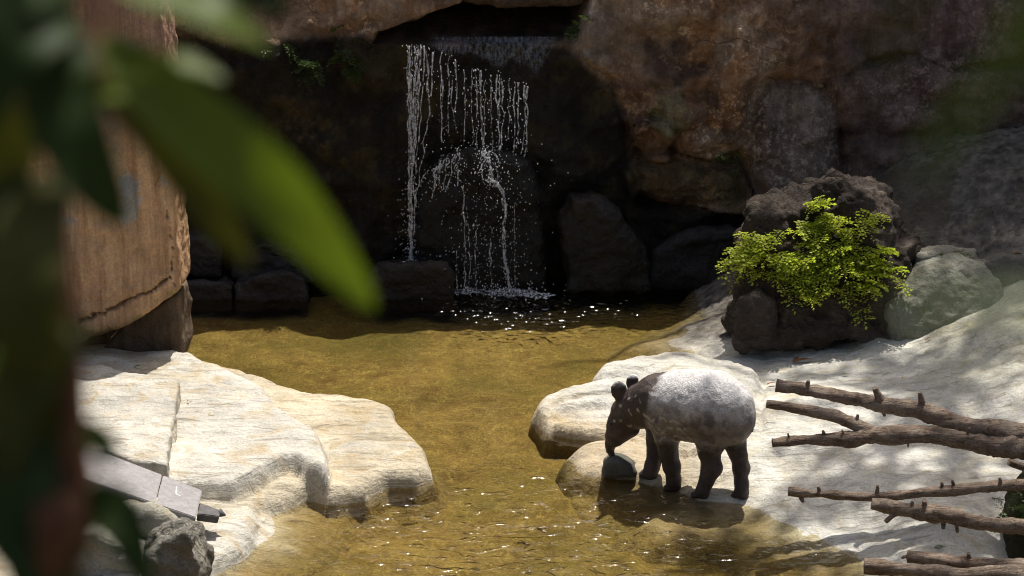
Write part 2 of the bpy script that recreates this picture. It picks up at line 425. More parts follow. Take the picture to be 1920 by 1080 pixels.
# water sheet
def water_mat():
    g = G('pool_water'); p = g.pos
    k = g.attr()
    n = g.noise(p, 9., 1, .4); n2 = g.noise(p, 15., 0, .5)
    sp = g.n('ShaderNodeSeparateColor', {0: k})
    nw = g.noise(g.sc(p, (1., 1.7, 1.)), 6.5, 2, .4, .6)
    nr = g.bump(n, .3, .012)
    nr = g.bump(g.math('MULTIPLY', g.ramp(nw, [(.56, 0.), (.8, 1.)]), sp.outputs[1]), 1., .036, nr)
    nr = g.bump(g.math('MULTIPLY', n2, sp.outputs[0]), 1., .06, nr)
    tr = g.n('ShaderNodeBsdfTransparent', {'Color': (.95, .91, .78, 1)}).outputs[0]
    gl = g.n('ShaderNodeBsdfGlossy', {'Color': (1, 1, 1, 1), 'Roughness': .09, 'Normal': nr}).outputs[0]
    fr = g.n('ShaderNodeFresnel', {'IOR': 1.33, 'Normal': nr}).outputs[0]
    return g.out(g.n('ShaderNodeMixShader', {0: fr, 1: tr, 2: gl}).outputs[0])
FALLX = pixz(945, 550, 0); GL = pixz(985, 590, 0); GL2 = pixz(1250, 575, 0); GL3 = pixz(1530, 1030, 0)
FR = pixz(960, 1000, 0); FR2 = pixz(660, 910, 0)
def rip(X, Y):
    e = lambda c, a, b: np.exp(-(((X - c[0]) / a) ** 2 + ((Y - c[1]) / b) ** 2))
    return np.clip(e(FALLX, .9, .5) + 1.0 * e(GL, .75, .55) + .6 * e(GL2, .7, .35) + .55 * e(GL3, .30, .22) + .03, 0, 1)
def frip(X, Y):
    e = lambda c, a, b: np.exp(-(((X - c[0]) / a) ** 2 + ((Y - c[1]) / b) ** 2))
    return e(FR, 1.1, .8) + .6 * e(FR2, .35, .2)
def water_h(X, Y):
    fr = frip(X, Y)
    z = .0032 * fbm(X, Y * 1.6, X * 0, .42, 3, .5, 201) + .013 * fr * np.maximum(fbm(X * .8, Y * 1.5, X * 0, .24, 2, .35, 205) - .1, 0)
    r = np.hypot(X - FALLX[0], (Y - FALLX[1]))
    z = z + .007 * rip(X, Y) * fbm(X, Y, X * 0, .12, 1, .5, 211) + .007 * np.sin(r * 40 + 2 * fbm(X, Y, X * 0, .3, 2, .5, 3)) * np.exp(-r * 1.6)
    return z
heightfield('water', -7, 7.5, 7.5, 18.8, .025, water_h, water_mat(), lambda x, y, z: np.stack([rip(x, y), frip(x, y), x * 0], 1), kind='structure', label='clear shallow golden pool water with small ripples')

# base ground far out, terrace under the viewpoint, hill added behind the cliff to block low sky
def plane(name, x0, x1, y0, y1, zf, mat, col, n=60, **kw):
    return heightfield(name, x0, x1, y0, y1, max((x1 - x0), (y1 - y0)) / n, zf, mat, lambda x, y, z: rep(col, len(x)), **kw)
plane('ground', -150, 150, -150, 150, lambda X, Y: -1.2 + 0 * X, M_GREYR, (.15, .13, .1), 40, kind='structure')
plane('ground_terrace', -6, 6, -4, 2.6, lambda X, Y: H - 1.62 - 2.2 * sstep(1.6, 2.6, Y) + .03 * fbm(X, Y, X * 0, .8, 3), M_GREYR, (.12, .09, .06), 80, kind='structure')

# ------------------------------------------------------------------ cliff
YC = 17.7
def pc(pts): return polyy(pts, YC)
CAVE = pc([(700, 83), (705, 62), (740, 52), (865, 10), (870, -16), (1112, -16), (1100, 40), (1082, 84)])
MASS = pc([(1112, -160), (1108, 0), (1086, 62), (1090, 110), (1112, 135), (1150, 160), (1168, 200), (1188, 246), (1225, 225), (1262, 262), (1280, 292), (1330, 302), (1380, 280), (1412, 250), (1420, 190), (1450, 165), (1560, 175), (1590, 260), (1600, 420), (2400, 430), (2400, -160)])
UNDER = pc([(1165, 235), (1195, 250), (1225, 230), (1262, 265), (1282, 296), (1335, 306), (1400, 275), (1418, 320), (1420, 400), (1300, 420), (1180, 420)])
LOWB = pc([(1165, 330), (1200, 300), (1260, 305), (1330, 320), (1400, 330), (1425, 380), (1425, 420), (1330, 405), (1240, 400), (1180, 385)])
COLUMN = pc([(1415, 395), (1412, 300), (1422, 205), (1450, 172), (1500, 163), (1550, 172), (1576, 205), (1584, 300), (1592, 400)])
LUMP = pc([(1212, 215), (1235, 180), (1275, 172), (1300, 205), (1292, 250), (1250, 262), (1222, 245)])
KNOB = pc([(1185, 262), (1205, 232), (1250, 228), (1268, 262), (1258, 310), (1215, 318), (1190, 300)])
WET = pc([(250, 70), (690, 75), (1080, 82), (1100, 120), (1150, 170), (1188, 250), (1200, 330), (1240, 390), (1410, 402), (1420, 600), (250, 600)])
RIDGES = pc([(1590, 150), (1640, 120), (1720, 100), (1800, 130), (1880, 120), (2400, 140), (2400, 170), (1880, 145), (1800, 155), (1720, 125), (1640, 145), (1600, 170)])
def cliff_y(X, Z):
    o = X * 0
    wob = fbm(X, o + 2.2, Z, .35, 3, .5, 301) * .03
    Y = 17.74 + (.05 * Z + .09 * sstep(.6, 1.0, X) * np.minimum(Z, 2.6)) + .10 * fbm(X, o, Z, .9, 4, .5, 311) + .05 * ridge(X, o, Z, .6, 3, 321)
    dM = sdpoly(X, Z, MASS) + wob
    Y = Y - .24 * rprof(dM, .38) + .06 * ridge(X * 1.2, o + 4, Z, .8, 3, 331) * sstep(0, .2, dM)
    dU = sdpoly(X, Z, UNDER) + wob
    Y = Y + .28 * sstep(0, .12, dU)
    Y = Y - .34 * rprof(sdpoly(X, Z, LOWB) + wob, .22)
    Y = Y - .16 * rprof(sdpoly(X, Z, COLUMN) + wob * .5, .22)
    Y = Y - .12 * rprof(sdpoly(X, Z, LUMP) + wob, .14)
    Y = Y - .30 * rprof(sdpoly(X, Z, KNOB) + wob, .16)
    Y = Y + .14 * sstep(0, .08, sdpoly(X, Z, RIDGES) + wob)
    Y = Y + 1.5 * sstep(-.01, .07, sdpoly(X, Z, CAVE) + wob * .6)
    Y = Y + .9 * np.maximum(Z - 2.55 - 2.4 * sstep(1.7, 4.2, X), 0)
    Y = Y - .22 * sstep(.85, .3, Z) * sstep(2.6, 3.4, X)           # the wall runs out at its foot on the path side
    Y = Y + .035 * fbm(X, o, Z, .22, 4, .6, 341) + .03 * ridge(X, o + 1.5, Z, .28, 3, 345) * sstep(.5, 1.0, X)
    return Y
def cliff_col(x, y, z):
    n = len(x); f = fbm(x, y, z, .55, 4, .55, 351); f2 = fbm(x, y, z, .25, 4, .6, 361)
    c = rep((.46, .29, .175), n)
    c = lerp(c, rep((.60, .43, .28), n), sstep(.1, .5, f) * .8)
    f3 = fbm(x, y, z * .6, .4, 4, .55, 371)
    c = lerp(c, rep((.58, .30, .13), n), sstep(.15, .55, f3) * .75)
    c = lerp(c, rep((.19, .115, .075), n), sstep(.2, .6, fbm(x, y, z, .45, 4, .6, 381)) * .8)
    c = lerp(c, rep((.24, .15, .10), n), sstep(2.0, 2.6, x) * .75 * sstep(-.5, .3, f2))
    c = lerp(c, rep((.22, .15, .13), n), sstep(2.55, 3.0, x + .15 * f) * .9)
    c = lerp(c, rep((.34, .27, .215), n), sstep(-.03, .04, sdpoly(x, z, COLUMN)) * .85)
    c = lerp(c, rep((.66, .53, .40), n), sstep(.32, .0, np.abs(x - pixy(1108, 60, 17.3)[0] + .06 * f)) * sstep(1.6, 1.9, z) * .7)
    c = lerp(c, rep((.30, .27, .13), n), sstep(-.02, .05, sdpoly(x, z, LUMP)) * .8)
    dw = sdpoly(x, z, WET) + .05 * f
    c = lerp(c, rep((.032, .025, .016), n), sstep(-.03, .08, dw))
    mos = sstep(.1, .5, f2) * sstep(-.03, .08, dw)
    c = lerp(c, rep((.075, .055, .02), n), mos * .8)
    c = lerp(c, rep((.15, .11, .04), n), sstep(0, .08, sdpoly(x, z, LOWB)) * .75)
    return c
def build_cliff():
    x0, x1, z0, z1, res = -6.5, 7.5, -.6, 2.95, .02
    nx = int((x1 - x0) / res) + 1; nz = int((z1 - z0) / res) + 1
    nz = int(nz * 1.3)
    X, T = np.meshgrid(np.linspace(x0, x1, nx), np.linspace(0, 1, nz), indexing='ij')
    Z = z0 + (z1 + 2.4 * sstep(1.7, 4.2, X) - z0) * T
    Y = cliff_y(X, Z)
    V = np.stack([X, Y, Z], -1).reshape(-1, 3)
    i = np.arange(nx * nz).reshape(nx, nz)
    Fc = np.stack([i[:-1, :-1], i[1:, :-1], i[1:, 1:], i[:-1, 1:]], -1).reshape(-1, 4)
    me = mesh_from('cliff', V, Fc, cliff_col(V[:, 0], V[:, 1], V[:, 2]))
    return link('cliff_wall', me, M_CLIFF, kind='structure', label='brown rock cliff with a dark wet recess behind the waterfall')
cliff = build_cliff()
def bvh_of(o):
    me = o.data; V = get_co(me) + np.array(o.location)
    return BVHTree.FromPolygons([tuple(v) for v in V], [tuple(p.vertices) for p in me.polygons])
plane('terrain', -40, 40, 18.3, 60, lambda X, Y: 2.84 + 2.4 * sstep(1.9, 4.4, X) + .25 * sstep(18.2, 24, Y) + 11 * sstep(18.9, 34, Y) + .15 * fbm(X, Y, X * 0, 3., 3) * sstep(18.4, 20, Y), simple('scrub', (.012, .02, .006), (.035, .045, .015), 2.5, .9, .8, (1, 1, 1), .3), (.03, .04, .015), 120, kind='structure')  # unseen slope, raised high to keep low sky out of the pool's reflection

# ------------------------------------------------------------------ rocks: traced outline, own depth, own thickness
def rock(name, pts, Y, depth, r, mat, col, label, cat='rock', noise=.08, nscale=.5, fine=.02, res=.02, lean=0., seed=0, colf=None, yaw=0., group=None, ang=0., taper=0., shear=.8, cracks=()):
    """solid whose outline at depth Y is pts; lean tilts it back, yaw turns its face, ang adds facets"""
    P = polyy(pts, Y)
    x0, z0 = P.min(0) - .12; x1, z1 = P.max(0) + .12
    hx = depth / 2
    xs = np.arange(x0, x1, res); zs = np.arange(z0, z1, res); ys = np.arange(-hx - .2, hx + .2 + max(0, lean) * (P[:, 1].max() - P[:, 1].min()), res)
    X2, Z2 = np.meshgrid(xs, zs, indexing='ij')
    d2 = -sdpoly(X2, Z2, P)                                     # negative inside
    xm = P[:, 0].mean(); zm = P[:, 1].min()
    X, W, Zz = np.meshgrid(xs, ys, zs, indexing='ij')
    if shear:
        dep = math.atan2(H - P[:, 1].mean(), Y); sh = shear * math.tan(dep)
        D2 = np.empty(X.shape)
        for j, w in enumerate(ys):
            k = (w + hx) * sh; top = (zs - zm) / max(P[:, 1].max() - zm, 1e-6)
            D2[:, j, :] = -sdpoly(X2 * (Y / (Y + (w + hx) * shear)), Z2 + max(k, 0) * np.clip(top, 0, 1)[None, :], P) + r
    else: D2 = d2[:, None, :] + r
    Wc = W - (Zz - zm) * lean - (X - xm) * math.tan(yaw)
    hh = hx - taper * (Zz - zm)
    q = np.abs(Wc) - hh + r
    F = np.minimum(np.maximum(D2, q), 0) + np.hypot(np.maximum(D2, 0), np.maximum(q, 0)) - r
    F = F + noise * fbm(X, W, Zz, nscale, 2, .5, 400 + seed) * .6
    if ang: F = F + ang * np.abs(vnoise(X / nscale * .8, W / nscale * .8, Zz / nscale * .8, 77 + seed))
    V, Fc = surface_nets(F.astype(np.float32), (xs[0], ys[0] + Y + hx, zs[0]), res)
    me = mesh_from(name, V, Fc)
    N = get_no(me)
    V = V + N * (fine * fbm(V[:, 0], V[:, 1], V[:, 2], .16, 4, .6, 500 + seed) + fine * .7 * ridge(V[:, 0], V[:, 1], V[:, 2], .3, 3, 600 + seed))[:, None]
    c = rep(col, len(V)) if colf is None else colf(V)
    for cp, cw, cd in cracks:                                # open cracks cut into the face
        Q = polyy(cp, Y); dd = np.full(len(V), 1e9)
        jx = .02 * fbm(V[:, 0], V[:, 1], V[:, 2], .06, 3, .6, 555)
        for (ax_, az_), (bx_, bz_) in zip(Q[:-1], Q[1:]):
            ex, ez = bx_ - ax_, bz_ - az_; t = np.clip(((V[:, 0] - ax_) * ex + (V[:, 2] - az_) * ez) / (ex * ex + ez * ez), 0, 1)
            dd = np.minimum(dd, np.hypot(V[:, 0] - ax_ - t * ex, V[:, 2] - az_ - t * ez + jx))
        m = sstep(cw, cw * .2, dd); V = V - N * (cd * m)[:, None]; c = lerp(c, c * .35, m)
    b = rebase(V)
    me.vertices.foreach_set('co', (V - b).astype(np.float32).ravel()); set_col(me, c); me.update()
    return link(name, me, mat, None, b, label, cat, group)

rock('overhang_boulder', [(440, -60), (478, -20), (500, 22), (545, 62), (598, 96), (630, 84), (652, 60), (668, 40), (662, -20), (655, -60)], 17.95, .6, .08, M_GREYR, (.30, .26, .21),
     'grey pointed boulder hanging over the recess beside the waterfall', noise=.12, seed=1)
rock('overhang_slab', [(672, -60), (668, -20), (676, 36), (692, 50), (722, 48), (780, 34), (830, 14), (868, -8), (940, -40), (950, -60)], 17.98, .7, .07, M_CLIFF, (.62, .45, .29),
     'tan rock slab roofing the cave above the waterfall', noise=.09, seed=2)
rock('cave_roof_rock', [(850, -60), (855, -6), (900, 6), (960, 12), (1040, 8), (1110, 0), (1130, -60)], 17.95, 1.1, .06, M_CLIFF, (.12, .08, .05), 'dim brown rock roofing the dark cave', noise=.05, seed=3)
dome = rock('fall_stone', [(778, 590), (780, 430), (795, 335), (835, 296), (890, 281), (950, 286), (992, 305), (1010, 350), (1022, 430), (1030, 590)], 17.42, .5, .10, M_DARK, (.012, .011, .008),
     'black wet arched stone under the falling water', noise=.06, seed=4)
rock('ledge_stone', [(688, 590), (690, 520), (715, 498), (790, 496), (840, 492), (852, 520), (856, 590)], 17.2, .5, .05, M_DARK, (.03, .025, .02), 'low dark wet stone under the thin stream of the waterfall', noise=.06, seed=5, ang=.03)
LST = [([(320, 520), (322, 452), (370, 442), (408, 455), (414, 520)], 17.45, 'dark upper block of the wet stone steps beside the orange slab'),
       ([(318, 590), (322, 535), (330, 528), (420, 526), (440, 534), (442, 590)], 17.2, 'dark lower block of the wet stone steps beside the orange slab'),
       ([(438, 590), (440, 536), (470, 522), (540, 512), (575, 522), (580, 590)], 17.15, 'dark glossy stone between the wet steps and the low fall stone'),
       ([(430, 530), (440, 470), (500, 455), (560, 470), (590, 530)], 17.5, 'dark rounded stone standing above the glossy wet stone')]
for i, (pts, Y, lb) in enumerate(LST):
    rock('step_stone', pts, Y, .45, .03, M_DARK, (.03, .027, .026), lb, noise=.05, seed=10 + i, ang=.04)
rock('recess_boulder', [(1062, 555), (1058, 420), (1075, 372), (1110, 365), (1150, 400), (1195, 460), (1222, 500), (1225, 555)], 17.4, .5, .07, M_DARK, (.028, .024, .018), 'dull dark boulder leaning in the recess beside the waterfall', noise=.07, seed=15)
rock('recess_stone', [(1215, 545), (1225, 470), (1290, 440), (1370, 428), (1420, 460), (1430, 545)], 17.5, .4, .07, M_DARK, (.02, .019, .019), 'low black stone at the foot of the brown cliff', noise=.07, seed=16)

def orange_col(V):
    n = len(V); f = fbm(V[:, 0] * 3, V[:, 1], V[:, 2] * .6, .5, 4, .55, 701); f2 = fbm(V[:, 0], V[:, 1], V[:, 2], .3, 4, .55, 711)
    c = rep((.68, .43, .235), n)
    c = lerp(c, rep((.80, .58, .34), n), sstep(.05, .5, f) * .8)
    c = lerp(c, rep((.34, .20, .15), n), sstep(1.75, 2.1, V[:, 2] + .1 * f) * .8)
    e = pixy(210, 300, 15.1)
    c = lerp(c, rep((.55, .52, .46), n), sstep(.12, .35, f2 - 1.0 * np.abs(V[:, 0] - e[0] + .1) + .25) * sstep(1.2, 1.3, V[:, 2]) * sstep(1.75, 1.6, V[:, 2]))
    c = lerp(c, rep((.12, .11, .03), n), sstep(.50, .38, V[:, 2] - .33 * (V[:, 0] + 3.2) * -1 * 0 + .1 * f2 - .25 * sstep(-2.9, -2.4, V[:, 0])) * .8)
    return c
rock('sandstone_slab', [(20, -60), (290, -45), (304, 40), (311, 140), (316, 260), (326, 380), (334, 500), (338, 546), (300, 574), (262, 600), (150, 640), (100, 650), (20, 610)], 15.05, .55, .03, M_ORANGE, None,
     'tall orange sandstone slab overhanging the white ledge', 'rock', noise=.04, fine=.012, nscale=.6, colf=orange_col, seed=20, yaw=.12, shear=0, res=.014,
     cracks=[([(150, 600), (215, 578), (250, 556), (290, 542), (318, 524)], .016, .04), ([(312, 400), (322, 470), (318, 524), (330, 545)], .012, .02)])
rock('prop_stone', [(186, 690), (200, 650), (240, 600), (300, 568), (334, 552), (342, 600), (344, 662), (330, 690)], 15.3, .5, .03, M_ORANGE, (.17, .12, .075), 'brown stone propping up the orange sandstone slab', noise=.04, seed=21, fine=.014, shear=0)

rock('gap_shade_stone', [(-120, 700), (-120, 540), (60, 545), (225, 560), (245, 620), (250, 700)], 15.65, .5, .05, M_ORANGE, (.14, .10, .07), 'added dark stone standing in for shade behind the orange sandstone slab', noise=.06, seed=22, shear=0)  # added to darken a gap that only lies in shade
# white slab left of the crack (stands on the ledge)
def vslab(name, pts, ztop, zbot, r, mat, col, label, noise=.03, seed=0, res=.016, tilt=(0, 0), fine=.008, cat='rock'):
    P = polyz(pts, ztop)
    x0, y0 = P.min(0) - .08; x1, y1 = P.max(0) + .08
    xs = np.arange(x0, x1, res); ys = np.arange(y0, y1, res); zs = np.arange(zbot - .06, ztop + .12, res)
    X2, Y2 = np.meshgrid(xs, ys, indexing='ij')
    d2 = -sdpoly(X2, Y2, P)
    X, Y, Z = np.meshgrid(xs, ys, zs, indexing='ij')
    cx, cy = P.mean(0)
    zt = ztop + tilt[0] * (X - cx) + tilt[1] * (Y - cy)
    q = np.maximum(Z - zt, zbot - Z) + r; D = d2[:, :, None] + r
    F = np.minimum(np.maximum(D, q), 0) + np.hypot(np.maximum(D, 0), np.maximum(q, 0)) - r
    F = F + noise * fbm(X, Y, Z, .35, 2, .5, 800 + seed)
    V, Fc = surface_nets(F.astype(np.float32), (xs[0], ys[0], zs[0]), res)
    me = mesh_from(name, V, Fc); N = get_no(me)
    V = V + N * (fine * fbm(V[:, 0], V[:, 1] * 2, V[:, 2] * 3, .2, 4, .6, 810 + seed))[:, None]
    b = rebase(V); me.vertices.foreach_set('co', (V - b).astype(np.float32).ravel()); set_col(me, rep(col, len(V))); me.update()
    return link(name, me, mat, None, b, label, cat)
vslab('ledge_slab', [(196, 684), (334, 706), (332, 760), (322, 820), (314, 872), (300, 868), (250, 860), (192, 846), (120, 832), (-40, 820), (-40, 700)], .37, .12, .02, M_PALE, (.56, .525, .445),
      'white layered stone slab with a straight cracked edge on the ledge', .025, 1)

# boulder with the fern, and rocks beside it
def bould_col(V):
    n = len(V); f = fbm(V[:, 0], V[:, 1], V[:, 2], .35, 4, .6, 721)
    c = rep((.085, .062, .046), n)
    c = lerp(c, rep((.18, .14, .11), n), sstep(.0, .6, f) * .7)
    c = lerp(c, rep((.06, .045, .03), n), sstep(.0, -.6, f) * .6)
    return c
YB = 15.4
boulder = rock('fern_boulder', [(1378, 660), (1384, 590), (1392, 520), (1402, 455), (1420, 405), (1452, 388), (1505, 372), (1560, 345), (1612, 338), (1636, 350), (1655, 385), (1672, 420), (1692, 470), (1712, 500), (1722, 560), (1726, 660)],
     YB, .95, .16, M_BOULD, None, 'large brown boulder with a bright green fern growing down its face', 'boulder', noise=.07, nscale=.34, fine=.05, colf=bould_col, seed=30, ang=.03, taper=.0, lean=.55, shear=1.)
rock('toe_stone', [(1382, 640), (1380, 590), (1390, 560), (1420, 548), (1450, 570), (1458, 640)], 15.4, .3, .08, M_BOULD, (.08, .06, .045), 'small dark stone at the foot of the fern boulder by the water', noise=.04, seed=31)
rock('grey_boulder', [(1668, 660), (1672, 590), (1700, 545), (1740, 512), (1790, 497), (1840, 505), (1875, 540), (1890, 590), (1895, 660)], 15.3, .7, .14, M_GREYR, (.20, .195, .15), 'smooth grey green boulder beside the fern boulder', 'boulder', noise=.07, seed=32, taper=.25, lean=.3)
rock('flat_rock', [(1815, 580), (1830, 500), (1860, 484), (1960, 482), (2060, 500), (2060, 580)], 15.7, .6, .05, M_GREYR, (.13, .12, .095), 'low flat dark rock behind the smooth grey green boulder', noise=.06, seed=33, ang=.03)
rock('bank_stone', [(1715, 520), (1722, 482), (1760, 472), (1830, 478), (1840, 520)], 15.95, .4, .05, M_GREYR, (.3, .28, .22), 'pale flat stone behind the boulders on the gravel', noise=.05, seed=34)
rock('drinking_stone', [(1128, 902), (1132, 872), (1145, 858), (1165, 857), (1185, 870), (1197, 888), (1198, 902)], pixz(1160, 895, 0)[1] - .10, .24, .06, M_GREYR, (.13, .125, .1), 'small dark wet stone below the snout of the tapir', 'stone', noise=.03, seed=35, fine=.008, res=.012)
rock('corner_rock', [(205, 1050), (208, 962), (240, 944), (285, 950), (330, 975), (345, 1000), (348, 1050)], 11.75, .6, .07, M_PALE, (.40, .38, .31), 'smooth pale rock under the end of the grey plank', noise=.05, seed=36)
rock('jagged_rock', [(268, 1150), (272, 1050), (282, 1015), (310, 1002), (345, 990), (368, 1000), (370, 1030), (388, 1060), (392, 1150)], 11.2, .4, .04, M_BOULD, (.30, .28, .23), 'jagged pitted grey rock at the water below the plank', noise=.06, nscale=.2, seed=37, ang=.05, res=.014)
rock('shore_rock', [(40, 1110), (60, 1010), (160, 990), (215, 1010), (275, 1035), (280, 1110)], 11.5, .5, .06, M_PALE, (.42, .4, .33), 'low pale rock on the shore beside the jagged rock', noise=.05, seed=38)
rock('leaning_rock', [(-60, 960), (-60, 760), (10, 742), (70, 772), (92, 850), (72, 960)], 12.2, .5, .06, M_GREYR, (.24, .22, .19), 'grey rock behind the leafy shrub on the ledge', noise=.1, seed=39, ang=.05)
rock('mossy_rock', [(1878, 1120), (1880, 1045), (1888, 985), (1900, 940), (1925, 905), (1990, 890), (2060, 930), (2070, 1120)], 11.75, .5, .05, M_BOULD, (.10, .095, .045), 'dark mossy rock under the fallen branches', noise=.09, nscale=.25, seed=40, ang=.06)

# ------------------------------------------------------------------ tapir
def build_tapir():
    K = 3.086
    def zp(zx, zy): return 1040 + zx / K, 640 + zy / K
    feet = {}
    for k, (zx, zy) in {'fn': (690, 862), 'ff': (548, 785), 'hn': (848, 903), 'hf': (1080, 902)}.items():
        feet[k] = ground_hit(*zp(zx, zy))
    Yf = (feet['fn'][1] + feet['ff'][1]) / 2; Yh = (feet['hn'][1] + feet['hf'][1]) / 2 + .06
    xf, xh = 630, 965
    def axY(zx): return Yf + (Yh - Yf) * (zx - xf) / (xh - xf)
    def A(zx, zy, w=0.): return pixy(*zp(zx, zy), axY(zx) + w)
    ppm = FPX / (Yf / CP * 1.0 / 1.0) * 1.0
    ppm = 1 / np.linalg.norm(pixy(961, 900, Yf) - pixy(960, 900, Yf))
    R = lambda r: r / K / ppm
    a, b = A(610, 345), A(980, 400)
    ax = (b - a); ax[2] = 0; ax /= np.linalg.norm(ax); lat = np.array([-ax[1], ax[0], 0.])   # lat points away from the viewer
    if lat[1] < 0: lat = -lat
    prim = []                                                # (p0, r0, p1, r1, k, lateral squash)
    def chain(pts, k, sq=1.):
        for (p, r), (q, s) in zip(pts[:-1], pts[1:]): prim.append((p, r, q, s, k, sq))
    chain([(A(600, 350), R(158)), (A(690, 362), R(183)), (A(800, 372), R(198)), (A(915, 375), R(196)), (A(985, 410), R(172)), (A(1015, 462), R(130))], .05, 1.12)
    chain([(A(600, 345), R(140)), (A(510, 372), R(118)), (A(430, 415), R(102))], .05, 1.2)
    chain([(A(418, 415), R(98)), (A(380, 490), R(82)), (A(350, 548), R(60)), (A(322, 596), R(32)), (A(320, 632), R(23)), (A(334, 664), R(17))], .016, 1.15)
    chain([(A(400, 470), R(80)), (A(440, 505), R(44)), (A(395, 558), R(26))], .02, 1.2)
    def leg(k, pts, w0, foot, kk):
        F = feet[k]; n = len(pts); out = []
        Y0 = None
        for i, (zx, zy, r) in enumerate(pts):
            t = i / (n - 1)
            p0 = pixy(*zp(zx, zy), axY(zx)) + lat * w0
            # slide along the view ray so that the foot meets the ground
            Yt = (axY(zx) + lat[1] * w0) * (1 - t) + F[1] * t
            p = pixy(*zp(zx, zy), Yt)
            out.append((p, R(r)))
        chain(out, kk)
        e = out[-1][0]
        fx = foot
        toe = np.array([-ax[0], -ax[1], 0.])
        for s in (-1, 0, 1):
            c = np.array([F[0], F[1], F[2]]) + toe * R(30 + (10 if s == 0 else 0)) + lat * s * R(24) + np.array([0, 0, R(14)])
            prim.append((e, R(30), c, R(17), .012, 1.))
        prim.append((e, R(38), np.array([F[0], F[1], F[2] + R(22)]) - toe * R(12), R(28), .02, 1.))
    leg('fn', [(625, 440, 95), (648, 560, 66), (660, 640, 55), (680, 730, 46), (690, 800, 39), (690, 838, 38)], -.09, 0, .03)
    leg('ff', [(600, 440, 85), (592, 580, 55), (585, 650, 46), (568, 715, 40), (554, 762, 40)], .09, 0, .03)
    leg('hn', [(925, 460, 128), (905, 570, 86), (893, 640, 58), (908, 730, 56), (882, 800, 42), (858, 862, 38)], -.08, 0, .03)
    leg('hf', [(1030, 490, 95), (1045, 590, 60), (1065, 660, 45), (1080, 735, 44), (1080, 820, 37), (1081, 866, 38)], .09, 0, .03)
    pts = np.array([p for q in prim for p in (q[0], q[2])])
    lo = pts.min(0) - .24; hi = pts.max(0) + .24
    h = .0095
    xs, ys, zs = (np.arange(lo[i], hi[i], h, dtype=np.float32) for i in range(3))
    X, Y, Z = np.meshgrid(xs, ys, zs, indexing='ij')
    F = np.full(X.shape, 1., np.float32)
    def rc(X, Y, Z, p, r0, q, r1, sq):
        px, py, pz = X - p[0], Y - p[1], Z - p[2]
        d = q - p
        if sq != 1.:
            l = px * lat[0] + py * lat[1]; px = px + lat[0] * l * (sq - 1); py = py + lat[1] * l * (sq - 1)
        L2 = max(float(d @ d), 1e-9)
        t = np.clip((px * d[0] + py * d[1] + pz * d[2]) / L2, 0, 1)
        return np.sqrt((px - t * d[0]) ** 2 + (py - t * d[1]) ** 2 + (pz - t * d[2]) ** 2) - (r0 + t * (r1 - r0))
    for p, r0, q, r1, k, sq in prim:
        # only evaluate near the primitive
        l = np.minimum(p, q) - max(r0, r1) - .12; u = np.maximum(p, q) + max(r0, r1) + .12
        i0 = [max(0, int((l[i] - lo[i]) / h)) for i in range(3)]; i1 = [int((u[i] - lo[i]) / h) + 1 for i in range(3)]
        s = tuple(slice(a_, b_) for a_, b_ in zip(i0, i1))
        F[s] = smin(F[s], rc(X[s], Y[s], Z[s], p.astype(np.float32), r0, q.astype(np.float32), r1, sq), k)
    # ears: flattened cups
    def ear(c, rx, rz, tilt):
        px, py, pz = X - c[0], Y - c[1], Z - c[2]
        u = px * math.cos(tilt) + pz * math.sin(tilt); v = -px * math.sin(tilt) + pz * math.cos(tilt)
        k0 = np.sqrt((u / rx) ** 2 + (py / .022) ** 2 + (v / rz) ** 2)
        return (k0 - 1) * .02
    e1 = A(374, 288, -.05); e2 = A(450, 236, .12)
    F = smin(F, ear(e1, R(47), R(62), .1), .006)
    F = smin(F, rc(X, Y, Z, A(376, 330, -.05), R(22), A(400, 400, -.03), R(44), 1.), .015)
    F = smin(F, ear(e2, R(40), R(50), -.1), .006)
    F = smin(F, rc(X, Y, Z, A(448, 262, .11), R(22), A(455, 350, .06), R(40), 1.), .015)
    # tail stub
    F = smin(F, rc(X, Y, Z, A(1125, 455), R(18), A(1146, 520), R(9), 1.), .01)
    V, Fc = surface_nets(F, lo, h)
    me = mesh_from('tapir', V, Fc); N = get_no(me)
    V = V + N * (.004 * fbm(V[:, 0], V[:, 1], V[:, 2], .09, 3, .5, 901) + .0016 * ridge(V[:, 0] * 1.5, V[:, 1], V[:, 2] * .8, .05, 2, 911))[:, None]
    # side-view body coordinates (s along the spine in zoom units, z as zoom height)
    o = A(610, 345); s_ax = (V - o) @ ax; L = float((A(980, 345) - o) @ ax)
    S = 610 + s_ax / L * 370
    z0, z1 = A(700, 200)[2], A(700, 860)[2]
    ZY = 200 + (V[:, 2] - z0) / (z1 - z0) * 660 - (S - 700) * 0.0
    f = fbm(V[:, 0], V[:, 1], V[:, 2], .10, 4, .55, 921); f2 = fbm(V[:, 0], V[:, 1], V[:, 2], .035, 3, .6, 931)
    n = len(V)
    c = rep((.045, .029, .022), n)
    c = lerp(c, rep((.085, .055, .043), n), sstep(0, .6, f) * .7)
    front = 600 + 40 * sstep(330, 180, ZY) - 25 * sstep(380, 480, ZY)
    low = 555 - 25 * sstep(800, 900, S) * 1.0
    sad = sstep(-22, 22, S - front + 14 * f2 + 10 * f) * sstep(-26, 26, low - ZY + 14 * f2 + 10 * f)
    grey = lerp(rep((.60, .57, .54), n), rep((.22, .185, .16), n), sstep(250, 420, ZY + 30 * f))  # lit back and shaded lower flank put into the coat colour
    grey = lerp(grey, rep((.12, .10, .09), n), sstep(.1, .6, f2 + .5 * f) * sstep(240, 400, ZY) * .8)
    grey = lerp(grey, rep((.10, .08, .07), n), sstep(0, .5, f + .3 * f2) * np.exp(-((S - 950) / 90) ** 2 - ((ZY - 420) / 110) ** 2) * .9)
    c = lerp(c, grey, sad)
